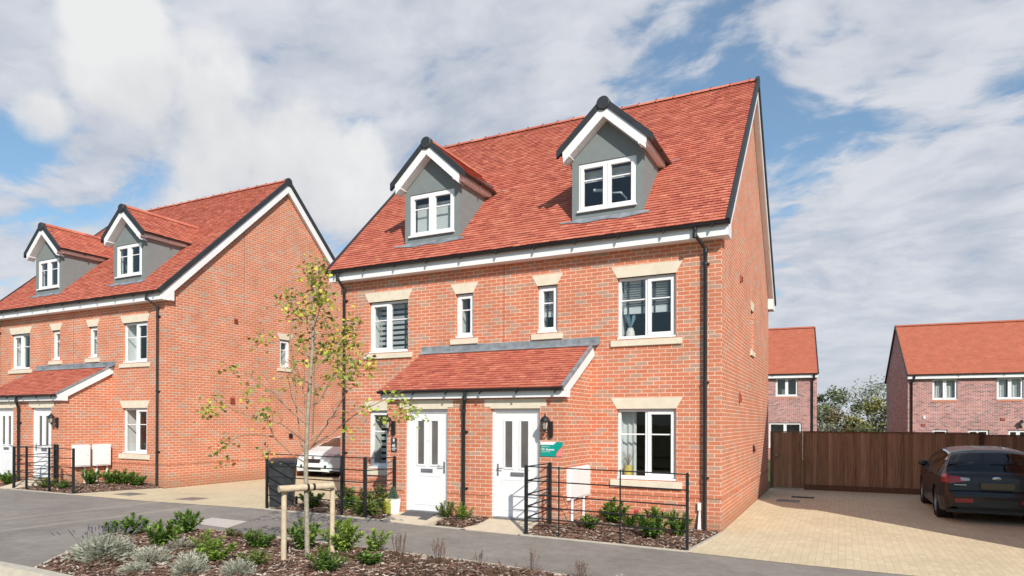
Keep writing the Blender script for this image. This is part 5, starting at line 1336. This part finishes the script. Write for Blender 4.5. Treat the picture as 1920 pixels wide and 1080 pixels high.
# ------------------------------------------------------------------ houses beyond the fence
def rear_house(loc, rot, x0,x1, depth, eave, rise, wins, vents, pipes, label, ridgeclips=True, teal=None):
    r=empty('rear_house',loc,label,'house'); o=Vector(loc)
    A=lambda x,y,z:(o.x+x,o.y+y,o.z+z)
    FRm=lambda u,d,z:A(u,d,z)
    m=MB(); op=[w[:4] for w in wins]
    cells(m,lambda u,v:A(u,0,v),x0,x1,-.3,eave,op)
    for w in op: brick_reveal(m,FRm,w,.08)
    for x in (x0,x1): m.face([A(x,0,-.3),A(x,depth,-.3),A(x,depth,eave),A(x,depth/2,eave+rise-.08),A(x,0,eave)])
    cells(m,lambda u,v:A(u,depth,v),x0,x1,-.3,eave,[])
    for i,f in enumerate(m.f):     # keep brick courses running on metre coordinates
        pass
    m.build('wall','multi_brick',r)
    for u0,u1,z0,z1,l in wins:
        window(r,FRm,u0,u1,z0,z1,min(l,2),'B' if l!=3 else 'L',bar=2.,sill=True)
        s=MB(); s.box(*[c for c in (o.x+u0-.0,o.x+u1+.0,o.y-.012,o.y-.001,o.z+z0-.11,o.z+z0-.002)]); s.build('sill','red_brick',r)
        b=MB(); b.face([A(u0-.1,.55,z0-.1),A(u1+.1,.55,z0-.1),A(u1+.1,.55,z1+.1),A(u0-.1,.55,z1+.1)]); b.build('interior_wall','room_grey',r)
    sl=math.hypot(depth/2+.25,rise+.25*rise/(depth/2)); 
    ey=-.28; k=rise/(depth/2); ez=eave+.12+k*ey+.0
    t=MB(); xl,xr=x0-.06,x1+.06
    for s in (0,1):
        Y=(lambda y:y) if not s else (lambda y:depth-y)
        n=1
        p=[A(xl,Y(ey),ez),A(xr,Y(ey),ez),A(xr,Y(depth/2),eave+.12+rise),A(xl,Y(depth/2),eave+.12+rise)]
        q=[(a,b,c-.07) for a,b,c in p]
        LL=math.hypot(depth/2-ey,rise-k*ey)
        t.face(p,[(xl,0),(xr,0),(xr,LL),(xl,LL)]); t.face(q); t.face([p[0],p[1],q[1],q[0]])
    ro=t.build('roof','far_roof_tile',r)
    rd=MB(); x=xl
    while x<xr-.05:
        x2=min(x+.45,xr); zc=eave+.12+rise
        pr=[(depth/2-.12*math.cos(math.pi*j/6),zc-.03+.11*math.sin(math.pi*j/6)) for j in range(7)]
        for a,b in zip(pr,pr[1:]): rd.face([A(x,*a),A(x2-.006,*a),A(x2-.006,*b),A(x,*b)])
        x=x2
    rd.build('ridge_tile','far_roof_tile',ro)
    for x in (xl-.012,xr+.012):
        for s in (0,1):
            v=MB()
            Y=(lambda y:y) if not s else (lambda y:depth-y)
            v.obox(A(x,Y(ey),ez-.03),A(x,Y(depth/2),eave+.12+rise-.02),.04,.13,up=(0,0,1)); v.build('verge','verge_grey',ro)
    f=MB(); f.box(*[c for c in (o.x+xl+.03,o.x+xr-.03,o.y-.21,o.y-.19,o.z+ez-.27,o.z+ez-.01)]); f.box(o.x+xl+.03,o.x+xr-.03,o.y-.189,o.y-.002,o.z+ez-.27,o.z+ez-.255); f.build('fascia','white_fascia',r)
    g=MB(); gutter_mesh(g,lambda tt,d,z:A(tt,-.27+d,ez-.02+z),xl,xr,bracket=2.); g.build('gutter','black_plastic',r,sharp=40)
    for x in pipes:
        p=MB(); p.tube([A(x+.1,-.27,ez-.06),A(x+.1,-.26,ez-.2),A(x,-.06,ez-.5),A(x,-.06,-.2)],.05,8); p.build('downpipe','black_plastic',r)
    for x,z,w,h,mt in vents:
        p=MB(); p.box(o.x+x-w,o.x+x+w,o.y-.04,o.y-.001,o.z+z-h,o.z+z+h); p.build('vent',mt,r)
    r.rotation_euler=(0,0,rot); return r
rear_house((5.33,31.67,-.6),R(4.6),0,15.5,8.0,5.5,3.1,
  [(1.21,2.42,3.93,5.14,2),(4.25,5.46,3.93,5.14,2),(1.21,1.95,1.1,2.25,1),(2.92,3.90,1.1,2.25,2),(4.77,5.7,.9,2.25,2),(8.6,9.8,3.93,5.14,2),(12.2,13.4,3.93,5.14,2),(8.6,9.8,1.1,2.25,2)],
  [(.77,2.51,.10,.07,'vent_red'),(4.53,2.85,.10,.07,'vent_red'),(.82,2.95,.05,.09,'upvc_white')],[.19],
  'multi toned brick house behind the fence at right, with curtains in its upper windows')
rear_house((.64,30.10,-.6),R(4.6),-9.,0,8.0,5.62,3.0,
  [(-2.25,-1.02,4.17,5.30,2),(-2.62,-.82,1.1,2.62,2),(-6.0,-4.8,4.17,5.30,2)],[],[-.25],
  'multi toned brick house behind the gate, its left part hidden by the near gable')
# curtains of the right rear house
def rear_local(u,d,z): 
    a=R(4.6); return (5.33+u*math.cos(a)-d*math.sin(a),31.67+u*math.sin(a)+d*math.cos(a),-.6+z)
def curtain(u0,u1,z0,z1,label,sw=0):
    m=MB(); n=26; m.smooth=True
    for i in range(n):
        a,b=u0+(u1-u0)*i/n,u0+(u1-u0)*(i+1)/n; f=lambda u:.26+.025*math.sin(u*42)
        m.face([rear_local(a+sw*(a-u0),f(a),z0),rear_local(b+sw*(b-u0),f(b),z0),rear_local(b,f(b),z1),rear_local(a,f(a),z1)])
    return tag(m.build('curtain','curtain',loc=rear_local((u0+u1)/2,.26,z0)),label,'curtain')
curtain(1.25,1.83,3.95,5.1,'pale curtain in the left half of the left upper window of the right rear house',-.25)
curtain(1.80,2.40,3.95,5.1,'pale curtain in the right half of the left upper window of the right rear house')
curtain(4.30,4.72,3.95,5.1,'pale curtain in the left half of the rear house window at the photo edge')
curtain(4.90,5.42,3.95,5.1,'pale curtain in the right half of the rear house window at the photo edge')
o=rear_local(5.36,-.02,2.62)
r=empty('wall_lantern',o,'small dark lantern on the rear house wall at the right photo edge','wall lantern')
m=MB(); m.box(o[0]-.04,o[0]+.04,o[1]-.02,o[1]+.02,o[2]-.25,o[2]-.05); m.tube([(o[0],o[1]-.02,o[2]-.15),(o[0],o[1]-.15,o[2]-.15)],.015,6); m.build('bracket','black_plastic',r)
m=MB(); m.lathe((o[0],o[1]-.15,o[2]-.15),[(.05,0),(.09,.2)],6); m.build('lamp_glass','lamp_glass',r)
m=MB(); m.lathe((o[0],o[1]-.15,o[2]-.15),[(.14,.2),(.10,.27),(.02,.34),(0,.36)],8); m.build('cap','black_plastic',r)

# rail fence in the distance
wf=empty('rail_fence',(.5,39,-.3),'thin pale rail fence seen in the gap between the two rear houses','fence')
for h in (1.92,1.35): 
    m=MB(); m.tube([(-2,38.5,h-.3),(8,41.2,h-.36)],.03,6); m.build('rail','concrete',wf)
for k in range(7):
    t=k/6; m=MB(); x,y=-2+10*t,38.5+2.7*t; m.box(x-.03,x+.03,y-.03,y+.03,-.4,1.66); m.build('post','concrete',wf)

# trees beyond
def far_tree(x,y,h,w,trunk,pal,label,seed,name='tree',n=1500,leaf=.30,clumps=26,dens=1.,zbase=-.6,group='trees beyond the rear houses'):
    q=random.Random(seed); r=empty(name,(x,y,zbase),label,'tree' if name=='tree' else 'bush',group)
    t=MB(); base=Vector((x,y,zbase)); cc=[]
    for k in range(clumps):
        a=q.uniform(0,6.28); rr=math.sqrt(q.random())*.5*w; zz=trunk+(h-trunk)*q.uniform(.02,.93)
        taper=1-.75*max(0,(zz-trunk)/(h-trunk)-.45)/.55
        cc.append((base+Vector((math.cos(a)*rr*taper,math.sin(a)*rr*taper,zz)),q.uniform(.10,.19)*w*(.7+.5*q.random())))
    t.tube([base,base+Vector((.1,0,trunk*.6)),base+Vector((0,.1,trunk+.35*(h-trunk)))],[.05*w*.4+.06,.05*w*.3+.04,.03],7)
    for c,_ in cc[::2]:
        s=base+Vector((0,.05,trunk*q.uniform(.6,1.2))); t.tube([s,s.lerp(c,.5)+Vector((0,0,.2)),c],[.05,.035,.012],5,False)
    t.build('trunk','far_bark',r)
    m=MB()
    for k in range(n):
        c,s=q.choice(cc); d=Vector((q.gauss(0,1),q.gauss(0,1),q.gauss(0,1))).normalized(); p=c+d*s*(q.random()**.45)
        l=leaf*q.uniform(.5,1.2); u=Vector((q.uniform(-1,1),q.uniform(-1,1),q.uniform(-.6,.6))).normalized(); v=u.orthogonal().normalized(); v=(v*math.cos(k)+u.cross(v)*math.sin(k))
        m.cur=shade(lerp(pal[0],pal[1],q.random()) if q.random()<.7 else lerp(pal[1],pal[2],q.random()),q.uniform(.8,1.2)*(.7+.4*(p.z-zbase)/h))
        m.face([p-u*l*.5,p-v*l*.28+u*.1*l,p+u*l*.5,p+v*l*.3])
    m.build('crown','matt_leaf',r); return r
DK=((.06,.085,.04),(.14,.17,.075),(.24,.27,.12)); OL=((.13,.13,.05),(.26,.245,.085),(.40,.36,.14)); GY=((.18,.20,.15),(.28,.30,.22),(.40,.42,.32)); BR2=((.14,.11,.07),(.25,.20,.11),(.34,.28,.16))
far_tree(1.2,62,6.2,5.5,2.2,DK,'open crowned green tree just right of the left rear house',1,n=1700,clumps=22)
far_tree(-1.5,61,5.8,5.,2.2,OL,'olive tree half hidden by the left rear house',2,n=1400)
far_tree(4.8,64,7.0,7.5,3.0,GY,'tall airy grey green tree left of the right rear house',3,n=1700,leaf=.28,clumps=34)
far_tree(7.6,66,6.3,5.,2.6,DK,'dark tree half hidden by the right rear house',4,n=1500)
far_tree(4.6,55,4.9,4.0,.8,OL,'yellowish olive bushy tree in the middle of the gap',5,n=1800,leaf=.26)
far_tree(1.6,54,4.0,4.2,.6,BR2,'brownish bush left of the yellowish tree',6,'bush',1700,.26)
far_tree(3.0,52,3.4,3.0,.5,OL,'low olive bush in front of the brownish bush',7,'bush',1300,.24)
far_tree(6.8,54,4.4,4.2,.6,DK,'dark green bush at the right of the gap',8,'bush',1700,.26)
far_tree(.9,47,2.6,3.2,.3,GY,'pale grey willow bush low at the left of the gap',9,'bush',1300,.20)
far_tree(5.6,48,2.5,2.6,.3,GY,'pale grey willow bush low at the right of the gap',10,'bush',1100,.20)
far_tree(3.4,46,2.2,2.6,.3,DK,'lowest dark bush in the middle of the gap above the fence',11,'bush',1100,.20)
far_tree(-.8,56,4.2,4.,.6,DK,'dark bush beside the left rear house wall',12,'bush',1400,.26)
far_tree(8.4,57,4.2,4.,.6,OL,'olive bush hidden mostly by the right rear house',13,'bush',1200,.26)

# ------------------------------------------------------------------ things in the windows
def venetian(x0,x1,z0,z1,y,label,stack=.14,tapes=(.2,.8),mat='blind_slat',pitch=.046):
    r=empty('venetian_blind',((x0+x1)/2,y,z1),label,'blind')
    m=MB(); z=z1-.05
    h=pitch*.27
    while z>z0+stack: m.hexa([(x0,y-.010,z+h-.003),(x1,y-.010,z+h-.003),(x1,y+.010,z-h-.003),(x0,y+.010,z-h-.003),(x0,y-.010,z+h),(x1,y-.010,z+h),(x1,y+.010,z-h),(x0,y+.010,z-h)]); z-=pitch
    m.build('slat',mat,r)
    m=MB(); m.box(x0,x1,y-.02,y+.02,z0,z0+stack); m.box(x0,x1,y-.025,y+.025,z1-.04,z1); m.build('rail','blind_white',r)
    m=MB()
    for t in tapes: xx=x0+(x1-x0)*t; m.box(xx-.018,xx+.018,y-.026,y-.023,z0,z1)
    m.build('tape','blind_tape',r); return r
venetian(-1.88,-1.42,4.10,4.74,.20,'half drawn slatted blind in the left light of the right upper window',.12)
venetian(-1.36,-.90,4.10,4.74,.20,'half drawn slatted blind in the right light of the right upper window',.12)
venetian(-3.60,-3.28,4.16,4.74,.20,'half drawn slatted blind in the narrow window right of the party line',.10,(.3,.75))
venetian(-7.96,-6.94,3.62,4.74,.34,'fully drawn grey slatted blind in the left upper window',.03,(.25,.75),pitch=.12)
venetian(-7.96,-6.94,.92,2.20,.40,'grey slatted blind in the ground floor window beside the number 41 plaque',.03,(.25,.75),pitch=.14)
def panel_curtain(x0,x1,z0,z1,y,label):
    m=MB(); n=16; m.smooth=True
    for i in range(n):
        a,b=x0+(x1-x0)*i/n,x0+(x1-x0)*(i+1)/n; f=lambda u:y+.02*math.sin(u*60)
        m.face([(a,f(a),z0),(b,f(b),z0),(b,f(b),z1),(a,f(a),z1)])
    return tag(m.build('curtain','curtain',loc=((x0+x1)/2,y,z0)),label,'curtain')
panel_curtain(-1.93,-1.66,.90,2.2,.32,'white curtain gathered at the left of the right ground floor window')
panel_curtain(-23.35,-22.98,3.75,4.85,.35,'grey white curtain in the upper window at the left photo edge')
panel_curtain(-17.3,-17.0,3.75,4.85,.42,'white curtain at the left of the upper window nearest the left house gable')
def rollerblind(x0,x1,z0,z1,y,label):
    m=MB(); m.box(x0,x1,y-.004,y+.004,z0,z1); m.tube([(x0,y,z0),(x1,y,z0)],.012,6); m.tube([(x0,y,z1),(x1,y,z1)],.025,8); return tag(m.build('roller_blind','blind_white',loc=((x0+x1)/2,y,z1)),label,'blind')
rollerblind(-6.93,-5.85,6.2,7.02,.42,'white blind drawn over most of the left dormer window of the middle house')
rollerblind(-2.78,-1.70,6.90,7.10,.42,'pale blind rolled up at the top of the right dormer window of the middle house')
# vase, lamp and plants on the sills
r=empty('vase',(-1.76,.24,3.60),'white vase of blue grey feathery stems on the right upper window sill','vase')
m=MB(); m.lathe((-1.76,.24,3.60),[(0,0),(.06,0),(.085,.08),(.08,.16),(.055,.21),(.06,.235)],16); m.build('body','vase_white',r)
m=MB(); q=random.Random(2)
for k in range(26):
    a=q.uniform(0,6.28); e=Vector((math.cos(a)*.13,math.sin(a)*.08,q.uniform(.22,.42))); b=Vector((-1.76,.24,3.82)); s=Vector((.02,0,0)); m.cur=lerp((.12,.22,.28),(.25,.36,.42),q.random()); m.face([b-s*.3,b+s*.3,b+e*.6+s,b+e,b+e*.6-s])
m.build('stems','matt_leaf',r)
r=empty('vase',(-1.79,.22,.92),'yellow patterned vase with dark twigs in the right ground floor window','vase')
m=MB(); m.lathe((-1.79,.22,.90),[(0,0),(.075,0),(.085,.1),(.075,.22),(.06,.25)],16); m.build('body','vase_yellow',r)
m=MB(); q=random.Random(3)
for k in range(12):
    a=q.uniform(0,6.28); e=Vector((math.cos(a)*.12,math.sin(a)*.06,q.uniform(.15,.33))); b=Vector((-1.79,.22,1.13)); m.tube([b,b+e*.5+Vector((0,0,.03)),b+e],.004,4)
m.build('twigs','twig',r)
r=empty('potted_plant',(-7.0,.22,3.62),'small potted plant with round leaves in the left upper window','plant')
m=MB(); m.lathe((-7.0,.22,3.60),[(0,0),(.03,0),(.022,.16),(.03,.17)],12); m.build('pot','vase_white',r)
m=MB(); q=random.Random(6); m.cur=(.16,.2,.1); m.tube([(-7.0,.22,3.76),(-7.03,.22,3.9),(-7.0,.22,4.05)],.004,4)
for k in range(16): p=Vector((-7.0+q.gauss(0,.04),.22+q.gauss(0,.03),q.uniform(3.84,4.06))); leafq(m,p,Vector((q.uniform(-1,1),-.3,q.uniform(-.3,.6))),Vector((0,-1,.3)),.07,.065,shade((.22,.28,.16),q.uniform(.7,1.2)),.1)
m.build('leaves','matt_leaf',r)
r=empty('desk_lamp',(-1.98,.5,6.22),'pale arched desk lamp in the right dormer window of the middle house','lamp')
m=MB(); m.tube([(-1.86,.5,6.2),(-1.93,.5,6.5),(-2.04,.5,6.62),(-2.2,.5,6.64),(-2.42,.5,6.73)],.022,8); m.build('arm','blind_white',r)
m=MB(); m.tube([(-2.40,.5,6.72),(-2.62,.5,6.75)],.035,8); m.build('head','blind_white',r)
m=MB(); m.box(-1.98,-1.78,.42,.60,6.18,6.21); m.build('base','blind_white',r)

# ------------------------------------------------------------------ camera
f_,h_=1232.39,788.51
cam=bpy.data.cameras.new('camera'); co=bpy.data.objects.new('camera',cam); COL.objects.link(co)
yaw,pit,rol=R(-26.6502),R(.1606),R(.19536)
fwd=Vector((math.sin(yaw),math.cos(yaw),0)); rgt=Vector((math.cos(yaw),-math.sin(yaw),0)); up=Vector((0,0,1))
f2=fwd*math.cos(pit)+up*math.sin(pit); u2=up*math.cos(pit)-fwd*math.sin(pit); r3=rgt*math.cos(rol)+u2*math.sin(rol); u3=u2*math.cos(rol)-rgt*math.sin(rol)
mw=Matrix(((r3.x,u3.x,-f2.x,1.9465),(r3.y,u3.y,-f2.y,-12.3134),(r3.z,u3.z,-f2.z,1.9788),(0,0,0,1))); co.matrix_world=mw
cam.sensor_width=36; cam.lens=f_*36/1920; cam.shift_y=(h_-540)/1920; cam.clip_start=.1; cam.clip_end=3000
sc.camera=co
def pxdir(px,py):
    d=r3*((px-960)/f_)+u3*((h_-py)/f_)+f2; return d.normalized()

# ------------------------------------------------------------------ sun and sky
SD_=Vector((.95,-1.0,.92)).normalized()
sun=bpy.data.lights.new('sun','SUN'); so=bpy.data.objects.new('sun',sun); COL.objects.link(so)
so.rotation_euler=SD_.to_track_quat('Z','Y').to_euler(); so.location=(20,-20,20)
sun.energy=SUN_E; sun.angle=R(.53); sun.color=(1.,.94,.85)
w=bpy.data.worlds.new('World'); sc.world=w; w.use_nodes=True; nt=w.node_tree; nt.nodes.clear()
out=nt.nodes.new('ShaderNodeOutputWorld'); bg=nt.nodes.new('ShaderNodeBackground'); L(nt,bg.outputs[0],out.inputs[0])
sky=N(nt,'ShaderNodeTexSky',sky_type='NISHITA'); sky.sun_disc=False; sky.sun_elevation=math.asin(SD_.z); sky.sun_rotation=math.atan2(SD_.x,SD_.y); sky.air_density=1.0; sky.dust_density=.6; sky.ozone_density=2.0
tc=N(nt,'ShaderNodeTexCoord'); D_=tc.outputs['Generated']
sx=N(nt,'ShaderNodeSeparateXYZ'); L(nt,D_,sx.inputs[0])
# clouds lie on a level sheet overhead: project the direction onto it
zc=math_(nt,'ADD',math_(nt,'MAXIMUM',sx.outputs[2],0.),.22)
cx_=N(nt,'ShaderNodeCombineXYZ'); L(nt,math_(nt,'DIVIDE',sx.outputs[0],zc),cx_.inputs[0]); L(nt,math_(nt,'DIVIDE',sx.outputs[1],zc),cx_.inputs[1])
def vsc(v,s,off=(0,0,0),rot=0):
    m=N(nt,'ShaderNodeMapping'); m.inputs['Scale'].default_value=s; m.inputs['Location'].default_value=off; m.inputs['Rotation'].default_value=(0,0,rot); L(nt,v,m.inputs[0]); return m.outputs[0]
def blob(px,py,rad,k,soft=.5):
    d=pxdir(px,py); e=pxdir(px+rad,py); dist=(d-e).length
    vd=N(nt,'ShaderNodeVectorMath',operation='DISTANCE'); L(nt,D_,vd.inputs[0]); vd.inputs[1].default_value=tuple(d)
    return maprange(nt,vd.outputs['Value'],dist,dist*(1-soft),0,k,True)
wn=N(nt,'ShaderNodeTexNoise'); wn.inputs['Scale'].default_value=1.3; wn.inputs['Detail'].default_value=4; L(nt,cx_.outputs[0],wn.inputs['Vector'])
wv=N(nt,'ShaderNodeVectorMath',operation='MULTIPLY_ADD'); L(nt,wn.outputs['Color'],wv.inputs[0]); wv.inputs[1].default_value=(.45,.45,0); L(nt,cx_.outputs[0],wv.inputs[2])
puff=noise(nt,vsc(wv.outputs[0],(1.,1.35,1),(3.1,1.7,0),R(-24)),6.2,7,.56)
band=noise(nt,vsc(wv.outputs[0],(1.,2.2,1),(9.1,4.7,0),R(-24)),1.9,7,.6)
mid=noise(nt,vsc(wv.outputs[0],(1,1.2,1),(7.3,2.2,0),R(-24)),.9,4,.5)
cov=math_(nt,'ADD',math_(nt,'ADD',math_(nt,'MULTIPLY',puff,.62),math_(nt,'MULTIPLY',band,.46)),math_(nt,'MULTIPLY',mid,.0))
cov=math_(nt,'ADD',cov,-.035)
cov=math_(nt,'ADD',cov,maprange(nt,sx.outputs[2],.10,.40,.085,0.))
# where the sky opens to blue (negative) and where it thickens (positive)
for px,py,rad,k in ((1240,130,200,-.08),(1400,180,200,-.065),(1500,265,210,-.09),(1620,255,150,-.07),(1380,20,170,-.045),(1330,60,130,-.035),(1440,330,140,-.05),(20,250,110,-.10),(40,310,130,-.11),(260,350,140,-.08),(1880,160,150,-.04),(1600,50,300,.035),(1720,160,240,.02),(1780,580,700,.10),(1720,380,330,.05),(950,110,420,.10),(600,40,360,.12),(90,60,300,.10),(1080,170,160,.02)):
    cov=math_(nt,'ADD',cov,blob(px,py,rad,k,.95))
thin=maprange(nt,cov,.385,.56,0.04,.97,True)
# cloud kept ahead; unseen sky behind and overhead left clear to lower fill light
ahead=N(nt,'ShaderNodeVectorMath',operation='DOT_PRODUCT'); L(nt,D_,ahead.inputs[0]); ahead.inputs[1].default_value=tuple(pxdir(960,330))
am=maprange(nt,ahead.outputs['Value'],.48,.74,0,1,True)
thin=math_(nt,'MULTIPLY',thin,math_(nt,'ADD',math_(nt,'MULTIPLY',am,.85),.15))
# the big cumulus at the left
cn=N(nt,'ShaderNodeTexNoise'); cn.inputs['Scale'].default_value=4.6; cn.inputs['Detail'].default_value=9; cn.inputs['Roughness'].default_value=.50; L(nt,D_,cn.inputs['Vector'])
cs=None
for px,py,rad,k in ((210,40,170,1.),(250,170,230,1.),(400,260,280,1.),(540,300,240,1.),(640,350,200,.95),(90,230,150,.8),(330,420,420,.7)):
    b=blob(px,py,rad,k,.95); cs=b if cs is None else math_(nt,'MAXIMUM',cs,b)
cum=math_(nt,'ADD',cs,math_(nt,'MULTIPLY',math_(nt,'SUBTRACT',cn.outputs[0],.5),2.5))
cumm=math_(nt,'MULTIPLY',maprange(nt,cum,.36,.74,0,1,True),maprange(nt,cs,.02,.35,0,1))
blue=mixc(nt,sky.outputs[0],(SKY_K*1.20,SKY_K*1.50,SKY_K*1.52),1.,'MULTIPLY')
blue=mixc(nt,blue,(.40,.50,.62),.16)
cshade=noise(nt,D_,4.6,8,.55)
grey=mixc(nt,(.46,.51,.605),(.71,.73,.785),maprange(nt,math_(nt,'ADD',math_(nt,'MULTIPLY',puff,.55),math_(nt,'MULTIPLY',cshade,.45)),.36,.60))
low=maprange(nt,sx.outputs[2],.12,.5,0,1)
white=mixc(nt,(.62,.64,.68),(.84,.845,.85),maprange(nt,math_(nt,'ADD',math_(nt,'MULTIPLY',low,.22),math_(nt,'MULTIPLY',cshade,.9)),.42,.66))
c=mixc(nt,blue,grey,thin); c=mixc(nt,c,white,cumm)
# haze low ahead; unseen horizon behind added darker to dim reflections
hz=maprange(nt,sx.outputs[2],.0,.20,.70,0.,True)
c=mixc(nt,c,mixc(nt,(.14,.17,.20),(.60,.64,.70),am),hz)
L(nt,c,bg.inputs[0]); bg.inputs[1].default_value=1.
sc.view_settings.view_transform='Standard'; sc.view_settings.look='None'; sc.view_settings.exposure=0; sc.view_settings.gamma=1
sc.cycles.max_bounces=8; sc.cycles.transparent_max_bounces=16; sc.cycles.use_denoising=True
sc.cycles.sample_clamp_indirect=6
